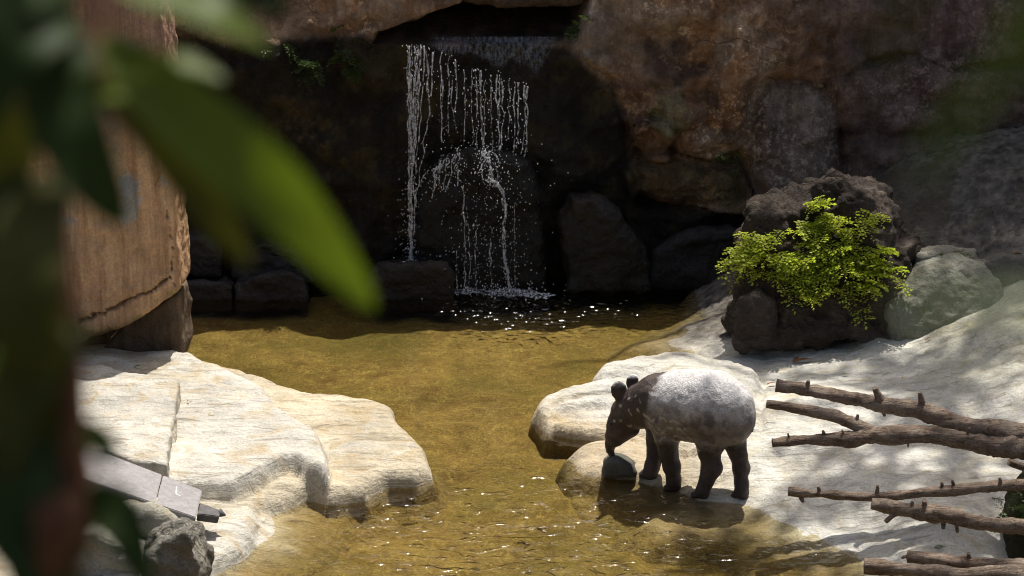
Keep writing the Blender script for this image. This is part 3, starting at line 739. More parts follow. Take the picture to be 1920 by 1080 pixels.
    # fading juvenile stripes and spots
    def dash(sx0, sx1, yc, amp, ph, wd, gap, ga):
        yy = yc + amp * np.sin(S / 60 + ph) + 5 * f + 22 * vnoise(S / 33 + yc, S * 0, S * 0, 5)
        m = sstep(wd, wd * .45, np.abs(ZY - yy)) * sstep(sx0 - 8, sx0 + 8, S) * sstep(sx1 + 8, sx1 - 8, S)
        if gap: m = m * sstep(.0, .35, np.sin(S / gap + ph + 2.5 * vnoise(S / 50 + yc, S * 0, S * 0, 9)) + ga)
        return m
    st = np.maximum.reduce([dash(570, 830, 408, 8, 1., 11, 12, .75), dash(600, 850, 455, 8, 2., 9, 14, .6), dash(640, 860, 500, 6, 0., 9, 11, .5), dash(660, 900, 540, 6, .7, 8, 13, .3),
                            dash(395, 570, 400, 12, .3, 9, 9, -.2), dash(420, 560, 345, 10, 2.2, 8, 8, -.3), dash(360, 480, 480, 12, 1.1, 9, 8, -.2)])
    c = lerp(c, rep((.50, .44, .38), n), st * .8)
    for e, rz in ((e1, R(52)), (e2, R(44))):
        dz = V[:, 2] - e[2]; near = np.linalg.norm(V - e, axis=1) < rz * 1.25
        c = lerp(c, rep((.75, .72, .66), n), near * sstep(rz * .5, rz * .75, dz) * (1. if e is e2 else .25))
    mouth = sstep(R(24), R(12), np.linalg.norm(V - A(345, 625, -.02), axis=1))
    c = lerp(c, rep((.38, .17, .13), n), mouth * .9)
    base = np.array([(feet['fn'][0] + feet['hn'][0]) / 2, (Yf + Yh) / 2, min(v[2] for v in feet.values())])
    me.vertices.foreach_set('co', (V - base).astype(np.float32).ravel()); set_col(me, c); me.update()
    g = G('tapir_hide'); p = g.pos
    nz = g.noise(p, 90., 4, .7); nw = g.noise(g.sc(p, (1, 1, .6)), 28., 5, .7, .6)
    col = g.mix(1., g.attr(), g.ramp(nz, [(.25, .7), (.5, 1.), (.75, 1.25)]), 'MULTIPLY')
    col = g.mix(1., col, g.ramp(nw, [(.3, .72), (.55, 1.05)]), 'MULTIPLY')
    mat = g.out(g.bsdf(col, .52, g.bump(g.math('ADD', nw, g.math('MULTIPLY', nz, .6)), .8, .014), .45))
    root = empty('tapir', base, 'young tapir with pale saddle bending its dark snout to the pool edge', 'tapir')
    body = link('body', me, mat, root)
    # eyes set on the head surface
    bv = BVHTree.FromPolygons([tuple(v) for v in V], [tuple(q) for q in Fc])
    gm = G('eye'); em = gm.out(gm.bsdf((.006, .004, .003), .12, None, .6))
    hc = A(375, 470)
    for s in (-1, 1):
        d = Vector((-.35 * ax[0], -.35 * ax[1], .12)) + Vector(lat) * s
        hit = bv.ray_cast(Vector(hc) + d.normalized() * .4, -d.normalized())
        if hit[0] is None: continue
        bm = bmesh.new(); bmesh.ops.create_uvsphere(bm, u_segments=12, v_segments=8, radius=.011)
        em_ = bpy.data.meshes.new('eye'); bm.to_mesh(em_); bm.free()
        for q in em_.polygons: q.use_smooth = True
        link('eye', em_, em, root, hit[0] - Vector(base))
    # hooves
    hm = simple('hoof', (.05, .035, .03), (.09, .065, .055), 40)
    toe = np.array([-ax[0], -ax[1], 0.])
    bm = bmesh.new(); bmesh.ops.create_icosphere(bm, subdivisions=2, radius=1.); hme = bpy.data.meshes.new('hoof'); bm.to_mesh(hme); bm.free()
    for q in hme.polygons: q.use_smooth = True
    hme.materials.append(hm)
    for k, Fp in feet.items():
        for s in (-1, 0, 1):
            c_ = np.array([Fp[0], Fp[1], Fp[2]]) + toe * R(42 + (10 if s == 0 else 0)) + lat * s * R(25) + np.array([0, 0, R(10)])
            o_ = link('hoof', hme, None, root, c_ - base); o_.scale = (R(13), R(13), R(13))
    return root
build_tapir()

# ------------------------------------------------------------------ fallen branches
def tube(pts, radii, seg=14, sub=10, rough=.08, seed=0, capnoise=.0):
    P = np.array(pts, float); Rr = np.array(radii, float)
    n = len(P); T = np.linspace(0, n - 1, (n - 1) * sub + 1)
    def cr(A_, t):
        i = np.clip(np.floor(t).astype(int), 0, n - 2); f = (t - i)
        p0 = A_[np.maximum(i - 1, 0)]; p1 = A_[i]; p2 = A_[i + 1]; p3 = A_[np.minimum(i + 2, n - 1)]
        if A_.ndim > 1: f = f[:, None]
        return .5 * ((2 * p1) + (-p0 + p2) * f + (2 * p0 - 5 * p1 + 4 * p2 - p3) * f ** 2 + (-p0 + 3 * p1 - 3 * p2 + p3) * f ** 3)
    C = cr(P, T); rad = cr(Rr, T)
    tg = np.gradient(C, axis=0); tg /= np.linalg.norm(tg, axis=1)[:, None] + 1e-12
    up = np.array([0, 0, 1.]) if abs(tg[0][2]) < .9 else np.array([0, 1., 0])
    u = np.cross(tg, up); u /= np.linalg.norm(u, axis=1)[:, None]; v = np.cross(u, tg)
    th = np.linspace(0, 2 * np.pi, seg, endpoint=False)
    m = len(C)
    ring = C[:, None, :] + rad[:, None, None] * (np.cos(th)[None, :, None] * u[:, None, :] + np.sin(th)[None, :, None] * v[:, None, :])
    V = ring.reshape(-1, 3)
    cc = np.repeat(C, seg, 0); rr = np.repeat(rad, seg)
    k = rough * (fbm(V[:, 0], V[:, 1], V[:, 2], .12, 3, .6, 1000 + seed) + .8 * ridge(V[:, 0] * .5, V[:, 1] * 3, V[:, 2] * 3, .09, 2, 1010 + seed))
    V = V + (V - cc) * k[:, None]
    i = np.arange(m * seg).reshape(m, seg); j = np.roll(i, -1, 1)
    Fc = np.stack([i[:-1], j[:-1], j[1:], i[1:]], -1).reshape(-1, 4)
    V = np.concatenate([V, C[:1] - tg[:1] * rad[0] * .08, C[-1:] + tg[-1:] * rad[-1] * .08])
    c0, c1 = m * seg, m * seg + 1
    e0 = np.stack([np.full(seg, c0), j[0], i[0], i[0]], -1); e1 = np.stack([np.full(seg, c1), i[-1], j[-1], j[-1]], -1)
    return V, [tuple(f) for f in Fc] + [tuple(f[:3]) for f in e0] + [tuple(f[:3]) for f in e1]
def tube_obj(name, pts, radii, mat, parent=None, base=None, **kw):
    lab = {k: kw.pop(k) for k in ('label', 'cat', 'group', 'kind') if k in kw}
    V, Fc = tube(pts, radii, **kw)
    b = np.array(base) if base is not None else np.zeros(3)
    me = bpy.data.meshes.new(name); me.from_pydata([tuple(v - b) for v in V], [], Fc); me.update()
    for p in me.polygons: p.use_smooth = len(p.vertices) == 4
    return link(name, me, mat, parent, None, **lab)

def bark_mat():
    g = G('branch_bark'); p = g.pos
    n = g.noise(g.sc(p, (2., 20., 20.)), 2.6, 8, .75, 1.0); n2 = g.noise(p, 55., 5, .75); n3 = g.noise(p, 6., 5, .7)
    c = g.ramp(n, [(.32, (.07, .045, .03)), (.46, (.32, .225, .155)), (.68, (.56, .44, .33))])
    c = g.mix(g.ramp(n3, [(.48, 0.), (.62, .75)]), c, (.54, .43, .33))
    c = g.mix(g.ramp(n3, [(.3, .8), (.42, 0.)]), c, (.15, .09, .06))
    c = g.mix(1., c, g.ramp(n2, [(.3, .55), (.6, 1.1)]), 'MULTIPLY')
    return g.out(g.bsdf(c, .85, g.bump(g.math('ADD', g.math('MULTIPLY', n, 1.4), g.math('MULTIPLY', n2, .6)), 1., .03), .25))
M_BRANCH = bark_mat()
LOGS = []
def branch(label, main, forks=(), stubs=()):
    """main: list of (px, py, Y, radius px)"""
    def W(l): return [pixy(a, b, y) for a, b, y, r in l], [.72 * r / FPX * (y / CP) for a, b, y, r in l]
    pts, rad = W(main)
    if len(pts) > 3:
        for q in range(1, len(pts) - 1): pts[q] = pts[q] + RNG.normal(0, .012, 3); rad[q] *= RNG.uniform(.92, 1.08)
    for a_, b_ in zip(pts[:-1], pts[1:]): LOGS.extend([a_ + (b_ - a_) * t for t in (0, .33, .66)])
    base = np.array(pts[-1])
    root = empty('fallen_branch', base, label, 'branch', 'cut branches lying over the bank')
    limb = tube_obj('limb', pts, rad, M_BRANCH, root, base, seg=18, sub=18, rough=.2, seed=int(main[0][0]))
    dense = [(pts, rad)]
    for f in forks:
        p, r = W(f); dense.append((p, r)); tube_obj('fork', p, r, M_BRANCH, root, base, seg=14, sub=12, rough=.13, seed=int(f[0][1]))
    axis_p = np.array([u + (v - u) * t for P_, R_ in dense for u, v in zip(P_[:-1], P_[1:]) for t in np.linspace(0, .95, 20)])
    axis_r = np.array([u + (v - u) * t for P_, R_ in dense for u, v in zip(R_[:-1], R_[1:]) for t in np.linspace(0, .95, 20)])
    for (a, b, y, r, dx, dy) in stubs:
        rr = .85 * r / FPX * y / CP
        o_ = pixy(a, b, y); dv = pixy(a + dx, b + dy, y) - o_; i_ = np.argmin(np.linalg.norm(axis_p - o_, axis=1))
        ln_ = np.linalg.norm(dv); dv = dv / ln_; p0 = axis_p[i_]; ln_ += axis_r[i_] * .8
        p1 = p0 + dv * ln_ * .55 + RNG.normal(0, .006, 3); p2 = p0 + dv * ln_ + np.array([0, -.01, 0])
        tube_obj('twig_stub', [p0, p1, p2], [rr * 1.3, rr, rr * .75], M_BRANCH, limb, base, seg=8, sub=4, rough=.2, seed=int(a))
    return root
branch('cut branch with two upright twig stubs, topmost of the fallen branches',
       [(1455, 722, 12.6, 14), (1540, 735, 12.55, 16), (1640, 755, 12.5, 19), (1720, 770, 12.4, 22), (1800, 795, 12.3, 21), (1920, 808, 12.1, 24), (2080, 850, 11.9, 27), (2300, 905, 11.7, 30)],
       stubs=[(1660, 752, 12.45, 8, -14, -24), (1738, 768, 12.35, 6, -8, -30), (1518, 728, 12.5, 5, -2, -12), (1651, 768, 12.45, 4, 2, 10)])
branch('forked cut branch with its two ends pointing toward the tapir',
       [(1448, 830, 12.3, 13), (1520, 824, 12.3, 14), (1580, 820, 12.3, 17), (1660, 818, 12.25, 21), (1760, 822, 12.2, 22), (1860, 836, 12.1, 24), (1940, 848, 12.0, 26), (2120, 890, 11.8, 29), (2300, 940, 11.7, 31)],
       forks=[[(1437, 757, 12.45, 11), (1500, 767, 12.42, 13), (1560, 778, 12.4, 17), (1605, 797, 12.33, 18), (1645, 815, 12.26, 17)]],
       stubs=[(1552, 818, 12.25, 4, -4, -10), (1585, 812, 12.25, 4, -6, -10), (1600, 790, 12.3, 4, 4, -10), (1812, 822, 12.1, 4, 2, -14), (1485, 828, 12.25, 3, -4, -9), (1700, 838, 12.2, 3, 2, 10)])
branch('short dark cut branch end under the forked branch',
       [(1892, 866, 12.3, 9), (1930, 880, 12.3, 10), (2000, 905, 12.2, 12), (2140, 950, 12.0, 14)])
branch('thin straight branch with tiny upright twigs, just above the short thick branch',
       [(1478, 920, 11.9, 11), (1540, 926, 11.85, 11), (1640, 928, 11.8, 12), (1760, 918, 11.75, 13), (1860, 913, 11.7, 14), (1960, 908, 11.6, 15), (2200, 905, 11.5, 18)],
       stubs=[(1538, 920, 11.85, 4, -2, -10), (1643, 920, 11.8, 4, 0, -16), (1762, 908, 11.75, 4, 0, -12), (1790, 910, 11.72, 4, -4, -12), (1500, 930, 11.9, 4, 4, 12), (1870, 905, 11.7, 4, 0, -10)])
branch('short thick branch with a downward twig and cut end above the mossy rock',
       [(1634, 944, 11.6, 15), (1700, 954, 11.55, 19), (1770, 968, 11.5, 20), (1850, 982, 11.4, 19), (1940, 988, 11.35, 21), (2200, 1010, 11.2, 26)],
       stubs=[(1690, 968, 11.55, 6, -24, 16), (1735, 955, 11.5, 6, -2, -14), (1770, 982, 11.45, 5, -2, 14), (1790, 982, 11.45, 4, 2, 16), (1712, 945, 11.5, 4, 0, -10)])
branch('thick cut branch lying on top of another branch by the water',
       [(1702, 1044, 11.35, 16), (1760, 1050, 11.3, 17), (1840, 1056, 11.25, 18), (1930, 1064, 11.2, 20), (2200, 1085, 11.0, 25)],
       stubs=[(1815, 1046, 11.25, 5, 0, -12), (1706, 1050, 11.3, 4, -12, 0)])
branch('long cut branch beneath another branch at the edge of the water',
       [(1620, 1062, 11.1, 17), (1700, 1068, 11.05, 18), (1800, 1076, 11.0, 20), (1920, 1082, 10.95, 22), (2200, 1120, 10.8, 27)])

# ------------------------------------------------------------------ plank
def plank():
    g = G('grey_board'); p = g.pos
    n = g.noise(p, 24., 6, .7); n2 = g.noise(p, 120., 3, .7)
    c = g.ramp(n, [(.3, (.22, .205, .20)), (.7, (.34, .32, .31))]); c = g.mix(1., c, g.ramp(n2, [(.3, .8), (.7, 1.12)]), 'MULTIPLY')
    bm_ = g.out(g.bsdf(c, .75, g.bump(n2, .35, .004), .3))
    A_, B_, C_, D_ = pixz(150, 830, .52), pixz(379, 919, .33), pixz(367, 970, .33), pixz(120, 885, .52)
    sA, sD = A_ * .32 + B_ * .68, D_ * .30 + C_ * .70
    nrm = np.cross(B_ - A_, D_ - A_); nrm /= np.linalg.norm(nrm); nrm *= np.sign(nrm[2])
    base = (A_ + B_ + C_ + D_) / 4 - nrm * .08
    root = empty('grey_plank', base, 'flat grey plank with a scratched mark propped on the white ledge', 'plank')
    def slab(name, q, th, mat):
        bm = bmesh.new()
        top = [bm.verts.new(v - base) for v in q]; bot = [bm.verts.new(v - nrm * th - base) for v in q]
        bm.faces.new(top); bm.faces.new(bot[::-1])
        for i in range(4): bm.faces.new((top[i], bot[i], bot[(i + 1) % 4], top[(i + 1) % 4]))
        bmesh.ops.recalc_face_normals(bm, faces=bm.faces)
        bmesh.ops.bevel(bm, geom=list(bm.edges), offset=.005, segments=2, affect='EDGES')
        me = bpy.data.meshes.new(name); bm.to_mesh(me); bm.free()
        return link(name, me, mat, root)
    e = (B_ - A_) / np.linalg.norm(B_ - A_) * .004
    slab('board', [A_, sA - e, sD - e, D_], .075, bm_); b2_ = slab('board', [sA + e, B_, C_, sD + e], .075, bm_)
    # scratched angle mark
    mk = G('scratch'); mm = mk.out(mk.bsdf((.6, .58, .52), .8))
    bm = bmesh.new()
    def on(px, py):
        d = ray(px, py); o = np.array([0, 0, H]); t = ((A_ - o) @ nrm) / (d @ nrm); return o + d * t + nrm * .003 - base
    for p0, p1 in (((331, 913), (330, 927)), ((330, 927), (338, 930))):
        a_, b_ = on(*p0), on(*p1); s = np.cross(b_ - a_, nrm); s = s / np.linalg.norm(s) * .004
        vs = [bm.verts.new(v) for v in (a_ + s, a_ - s, b_ - s, b_ + s)]; bm.faces.new(vs)
    me = bpy.data.meshes.new('scratch_mark'); bm.to_mesh(me); bm.free(); link('scratch_mark', me, mm, b2_)
    q = [pixz(374, 942, .27), pixz(414, 956, .25), pixz(411, 968, .25), pixz(371, 963, .27)]
    dk = simple('dark_stub', (.07, .065, .065), (.14, .13, .125), 30)
    st_ = slab('stub', q, .05, dk)
    b0 = pixz(410, 962, .24); 
    tube_obj('broken_tip', [b0, pixz(418, 964, .235), pixz(423, 966, .23)], [.02, .014, .004], dk, st_, base, seg=6, sub=3, rough=.3)
plank()

# ------------------------------------------------------------------ ferns
def frond_mesh(seed, fan=1.0):
    rnd = random.Random(seed)
    V = []; Fc = []; mi = []
    def quad(a, b, c, d, m):
        i = len(V); V.extend([a, b, c, d]); Fc.append((i, i + 1, i + 2, i + 3)); mi.append(m)
    def stem(p, q, w):
        d = (q - p); s = d.cross(Vector((0, 0, 1)));  s = s.normalized() * w if s.length > 1e-6 else Vector((w, 0, 0))
        quad(p + s, p - s, q - s * .7, q + s * .7, 1)
    def leaflet(c, d, size):
        n = Vector((rnd.uniform(-.5, .5), rnd.uniform(-.5, .5), 1)).normalized()
        s = d.cross(n).normalized(); d = d.normalized()
        i = len(V)
        pts = [(0, 0), (.62, .55), (.95, .36), (.88, .12), (1.04, -.02), (.9, -.2), (.94, -.42), (.58, -.56)]
        for a, b in pts: V.append(c + d * (a * size) + s * (b * size) + n * (size * (.12 * a * a * rnd.uniform(-1, 1))))
        Fc.append(tuple(range(i, i + 8))); mi.append(0)
    bend = rnd.uniform(.5, .95); side = rnd.uniform(-.25, .25)
    def spine(t): return Vector((t * (1 - .15 * t), side * t * t, .42 * t - bend * t * t))
    N = 11; prev = spine(0)
    for k in range(1, 10):
        q = spine(k / 9); stem(prev, q, .009 * (1 - k / 12)); prev = q
    for k in range(N):
        t = .22 + .78 * k / (N - 1); p = spine(t); tg = (spine(min(t + .02, 1.02)) - spine(t - .02)).normalized()
        ln = .34 * math.sin(math.pi * (.18 + .78 * (1 - (t - .22) / .82))) * rnd.uniform(.8, 1.15)
        for sgn in ((-1, 1) if k < N - 1 else (0,)):
            sd_ = Vector((-tg.y, tg.x, 0)).normalized() * sgn
            dr = (tg * .55 + sd_ * 1.0 + Vector((0, 0, rnd.uniform(-.25, .15)))).normalized()
            nl = max(2, int(ln / .062))
            stem(p, p + dr * ln, .005)
            for j in range(nl):
                u = (j + .6) / nl
                c = p + dr * (ln * u)
                ss = 1 if j % 2 else -1
                ld = (dr * .7 + dr.cross(Vector((0, 0, 1))).normalized() * ss * .8 + Vector((0, 0, rnd.uniform(-.3, .2)))).normalized()
                leaflet(c, ld, rnd.uniform(.065, .10) * fan)
            leaflet(p + dr * ln, dr, rnd.uniform(.07, .10) * fan)
    me = bpy.data.meshes.new('frond'); me.from_pydata([tuple(v) for v in V], [], Fc)
    me.materials.append(M_FERN); me.materials.append(M_FERNSTEM)
    me.polygons.foreach_set('material_index', mi); me.update()
    return me
FRONDS = [frond_mesh(s) for s in range(6)]
M_FERND = leafmat('fern_leaf_painted_shade', (.03, .06, .012), (.08, .12, .025), .3)  # darker copy of the fern leaf, shade put into its colour
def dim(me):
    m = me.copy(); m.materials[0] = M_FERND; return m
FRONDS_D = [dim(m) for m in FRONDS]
def fern(loc, label, fronds, group=None, meshes=None):
    root = empty('fern', loc, label, 'fern', group)
    L0 = Vector(loc)
    for (p, d, size) in fronds:
        o = link('frond', random.choice(meshes or FRONDS), None, root, Vector(p) - L0)
        d = Vector(d).normalized()
        z = Vector((0, 0, 1)); y = z.cross(d); y = y.normalized() if y.length > 1e-4 else Vector((0, 1, 0)); zz = d.cross(y)
        M_ = Matrix((d, y, zz)).transposed().to_3x3() @ Matrix.Rotation(random.uniform(-.5, .5), 3, 'X')
        o.rotation_euler = M_.to_euler(); o.scale = (size,) * 3
    return root
def boulder_fern():
    random.seed(21)
    bv = bvh_of(boulder)
    fr = []
    reg = [  # px, py, count, spread
        (1535, 402, 5, 16), (1545, 440, 7, 26), (1510, 470, 9, 34), (1470, 500, 8, 34), (1530, 505, 9, 38), (1560, 520, 8, 36), (1600, 530, 8, 34), (1640, 505, 6, 26),
        (1500, 535, 8, 40), (1440, 520, 5, 26), (1410, 470, 6, 20), (1400, 500, 6, 20), (1625, 428, 3, 10), (1440, 455, 3, 16), (1575, 480, 5, 26), (1620, 540, 4, 30), (1540, 545, 5, 40), (1645, 530, 4, 18)]
    for px, py, n, sp in reg:
        for _ in range(int(n * 1.5)):
            d = Vector(ray(px + random.gauss(0, sp * .7), py - 14 + random.gauss(0, sp * .6))).normalized()
            hit = bv.ray_cast(Vector((0, 0, H)), d)
            if hit[0] is None: continue
            nn = hit[1]
            dr = nn * .55 + Vector((random.uniform(-1., .45), -.75, random.uniform(-.1, .65)))
            fr.append((hit[0] - nn * .01, dr, random.uniform(.15, .28)))
    b = Vector(boulder.location) + Vector((-.2, -.5, .25))
    fern(b, 'bright green maidenhair fern spreading over the big brown boulder', fr)
boulder_fern()
cbv = bvh_of(cliff)
def small_fern(px, py, Y, n, size, label, dirs=None, sp=10):
    fr = []; base = pixy(px, py, Y)
    for _ in range(n):
        p = pixy(px + random.gauss(0, sp), py + random.gauss(0, sp), Y)
        fr.append((p, (random.uniform(-1, 1), -.7, random.uniform(-.5, .7)), size * random.uniform(.7, 1.2)))
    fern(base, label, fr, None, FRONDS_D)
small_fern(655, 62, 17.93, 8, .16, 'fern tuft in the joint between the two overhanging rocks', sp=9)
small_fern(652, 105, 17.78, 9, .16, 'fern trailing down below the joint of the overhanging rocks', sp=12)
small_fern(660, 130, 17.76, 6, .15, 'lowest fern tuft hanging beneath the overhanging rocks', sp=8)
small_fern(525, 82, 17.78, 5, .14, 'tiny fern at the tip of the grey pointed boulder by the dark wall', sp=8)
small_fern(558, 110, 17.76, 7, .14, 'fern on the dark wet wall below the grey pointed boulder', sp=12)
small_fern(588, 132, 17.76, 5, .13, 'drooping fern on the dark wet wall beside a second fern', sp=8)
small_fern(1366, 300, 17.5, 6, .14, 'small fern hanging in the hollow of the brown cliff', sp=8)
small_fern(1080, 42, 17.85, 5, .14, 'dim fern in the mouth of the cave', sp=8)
small_fern(1778, 482, 15.9, 7, .2, 'small fern growing on the gravel behind the grey green boulder', sp=9)
small_fern(1720, 572, 15.2, 5, .1, 'tiny seedling in the gap between the two boulders', sp=10)
small_fern(1902, 950, 11.72, 12, .12, 'leafy moss fern on the dark mossy rock', sp=14)

# ------------------------------------------------------------------ waterfall
def fall_mat():
    g = G('falling_water')
    d = g.bsdf((.82, .84, .86), .25, None, .6)
    t = g.n('ShaderNodeBsdfTransparent').outputs[0]
    n = g.noise(g.sc(g.pos, (50., 50., 26.)), 1., 4, .7)
    return g.out(g.n('ShaderNodeMixShader', {0: g.ramp(n, [(.42, .0), (.6, .6)]), 1: t, 2: d}).outputs[0])
M_FALL = fall_mat()
gd = G('water_drop'); M_DROP = gd.out(gd.n('ShaderNodeMixShader', {0: .6, 1: gd.n('ShaderNodeBsdfTransparent').outputs[0], 2: gd.bsdf((.85, .87, .9), .15, None, .6)}).outputs[0])
gf = G('foam'); M_FOAM = gf.out(gf.n('ShaderNodeMixShader', {0: gf.ramp(gf.noise(gf.pos, 45., 5, .7), [(.45, .02), (.65, .8)]), 1: gf.n('ShaderNodeBsdfTransparent').outputs[0], 2: gf.bsdf((.8, .82, .84), .4)}).outputs[0])
def waterfall():
    base = pixz(890, 548, 0)
    root = empty('waterfall', base, 'thin waterfall dripping in strands over a dark arched stone', 'waterfall')
    drops = []
    def strand(pts, Y, r, wob=.006, beads=True, dens=1.):
        P = []; n = len(pts)
        full = []
        for (a, b), (c, d) in zip(pts[:-1], pts[1:]):
            k = max(2, int(abs(d - b) / 14))
            for i in range(k): full.append((a + (c - a) * i / k, b + (d - b) * i / k))
        full.append(pts[-1])
        W = [pixy(x, y, Y) + np.array([RNG.normal(0, wob), RNG.normal(0, wob), 0]) for x, y in full]
        rad = [r * RNG.uniform(.35, 1.5) * (1. if i < len(full) * .4 else .8) for i in range(len(full))]
        tube_obj('water_strand', W, rad, M_FALL, root, base, seg=6, sub=3, rough=.35, seed=int(pts[0][0]))
        if beads:
            for w in W:
                for _ in range(int(2 * dens)):
                    if RNG.random() < .75: drops.append((w + RNG.normal(0, .018, 3), RNG.uniform(.002, .005)))
    YL = 17.58
    for x in (764, 768, 772, 778, 784, 790, 797):
        strand([(x, 86), (x - (x - 770) * .3, 220), (x - (x - 770) * .75 + RNG.normal(0, 2), 330), (770 + RNG.normal(0, 3), 420), (771 + RNG.normal(0, 2), 490)], YL - .1, .006, .005, x % 2 == 0)
    strand([(800, 95), (806, 200), (795, 270), (786, 330), (774, 400)], YL - .1, .005)
    for x, y0, y1 in ((812, 98, 180), (826, 100, 262), (829, 150, 268), (842, 105, 250), (848, 140, 245), (856, 112, 210), (870, 130, 276), (884, 128, 272), (893, 130, 278), (901, 132, 280), (909, 150, 280),
                      (921, 140, 282), (931, 140, 282), (936, 140, 286), (942, 152, 280), (954, 150, 262), (966, 155, 284), (972, 155, 270), (982, 160, 290), (987, 162, 286)):
        strand([(x, y0), (x + RNG.normal(0, 2), (y0 + y1) / 2), (x + RNG.normal(0, 3), y1)], YL - .14, RNG.uniform(.003, .006), .005, True, 1.4)
    YD = 17.36
    strand([(912, 338), (926, 340), (938, 350), (946, 372), (946, 420), (943, 470), (950, 510), (957, 555)], YD - .04, .011, .006, True, 2)
    strand([(918, 334), (932, 342), (943, 360), (944, 420), (947, 480), (955, 550)], YD - .05, .006, .008)
    for x, y0, y1, r in ((868, 350, 545, .004), (876, 400, 548, .003), (896, 420, 545, .003), (922, 430, 548, .004), (858, 470, 540, .003), (965, 380, 540, .0025)):
        strand([(x, y0), (x + RNG.normal(0, 3), (y0 + y1) / 2), (x + RNG.normal(0, 2), y1)], YD - .04, r, .006, True, 1.2)
    # water spreading over the crown of the stone
    for k in range(16):
        a0 = RNG.uniform(800, 975); b0 = 282 + ((a0 - 900) / 95) ** 2 * 34
        strand([(a0, b0), (a0 + (a0 - 895) * .12, b0 + 18), (a0 + (a0 - 895) * .2 + RNG.normal(0, 4), b0 + RNG.uniform(30, 75))], YD - .02, RNG.uniform(.003, .006), .012, True, 2.2)
    for k in range(520):
        a0 = RNG.normal(905, 52); b0 = RNG.uniform(268, 540)
        drops.append((pixy(a0, b0, YD - RNG.uniform(.02, .2)), RNG.uniform(.002, .0045)))
    for k in range(160):
        drops.append((pixy(RNG.normal(772, 14), RNG.uniform(330, 495), YL - .15), RNG.uniform(.002, .005)))
    for k in range(160):
        drops.append((pixz(RNG.normal(930, 50), RNG.normal(548, 8), 0) + np.array([0, 0, RNG.uniform(.0, .09)]), RNG.uniform(.003, .008)))
    bm = bmesh.new(); bmesh.ops.create_icosphere(bm, subdivisions=1, radius=1.)
    tv = np.array([v.co[:] for v in bm.verts]); tf = np.array([[v.index for v in f.verts] for f in bm.faces]); bm.free()
    V = np.concatenate([tv * (r, r, r * RNG.uniform(1, 1.9)) + c - base for c, r in drops]); Fc = np.concatenate([tf + len(tv) * i for i in range(len(drops))])
    link('droplets', mesh_from('droplets', V, Fc), M_DROP, root, kind='stuff')
    # film over the lip
    U, T_ = np.meshgrid(np.linspace(0, 1, 90), np.linspace(0, 1, 30), indexing='ij')
    xa, xb = pixy(800, 80, 17.6)[0], pixy(1055, 80, 17.6)[0]; X = xa + (xb - xa) * U
    zt = pixy(900, 82, 17.6)[2]; low = np.interp(U, [0, .3, .55, .8, .9, 1.], [.03, .16, .28, .30, .16, .04]) + .05 * fbm(X, X * 0, X * 0, .12, 3)
    Z = zt - low * T_
    Yf = np.minimum(cliff_y(X, Z), 17.95) - .03 + .01 * fbm(X * 3, X * 0, Z, .1, 3)
    fade = sstep(0, .1, U) * sstep(1, .85, U) * sstep(1., .6, T_)
    i = np.arange(X.size).reshape(X.shape)
    gg = G('water_film'); nz = gg.noise(gg.sc(gg.pos, (30., 10., 9.)), 1.4, 6, .7)
    fm = gg.out(gg.n('ShaderNodeMixShader', {0: gg.math('MULTIPLY', gg.ramp(nz, [(.4, .0), (.7, .35)]), gg.attr()), 1: gg.n('ShaderNodeBsdfTransparent').outputs[0], 2: gg.bsdf((.55, .6, .7), .2, gg.bump(nz, .6, .02), .6)}).outputs[0])
    link('water_film', mesh_from('water_film', np.stack([X, Yf, Z], -1).reshape(-1, 3) - base, np.stack([i[:-1, :-1], i[1:, :-1], i[1:, 1:], i[:-1, 1:]], -1).reshape(-1, 4), np.repeat(fade.reshape(-1, 1), 3, 1)), fm, root)
    # foam patches on the pool
    for cx, cy, rx, ry in ((955, 548, .22, .14), (880, 545, .16, .12), (1010, 556, .13, .08), (770, 494, .08, .05)):
        c = pixz(cx, cy, .012)
        if cy < 500: c = pixy(cx, cy, 17.35)
        a = np.linspace(0, 2 * np.pi, 28, endpoint=False); rr = 1 + .35 * fbm(np.cos(a), np.sin(a), a * 0 + cx, .5, 3)
        rings = [(0, .03)] + [(t, .03 * (1 - t) + .003) for t in (.35, .7, 1.)]
        V = [c + (0, 0, .03)]; Fc = []
        for t, zz in rings[1:]:
            for q, s in zip(a, rr): V.append(c + np.array([rx * t * s * math.cos(q), ry * t * s * math.sin(q), zz + RNG.normal(0, .006)]))
        for q in range(28):
            Fc.append((0, 1 + q, 1 + (q + 1) % 28, 1 + (q + 1) % 28))
            for k in range(2): Fc.append((1 + 28 * k + q, 1 + 28 * (k + 1) + q, 1 + 28 * (k + 1) + (q + 1) % 28, 1 + 28 * k + (q + 1) % 28))
        me = bpy.data.meshes.new('foam'); me.from_pydata([tuple(v - base) for v in V], [], [f if f[2] != f[3] else f[:3] for f in Fc]); me.update()
        link('foam_patch', me, M_FOAM, root)
waterfall()

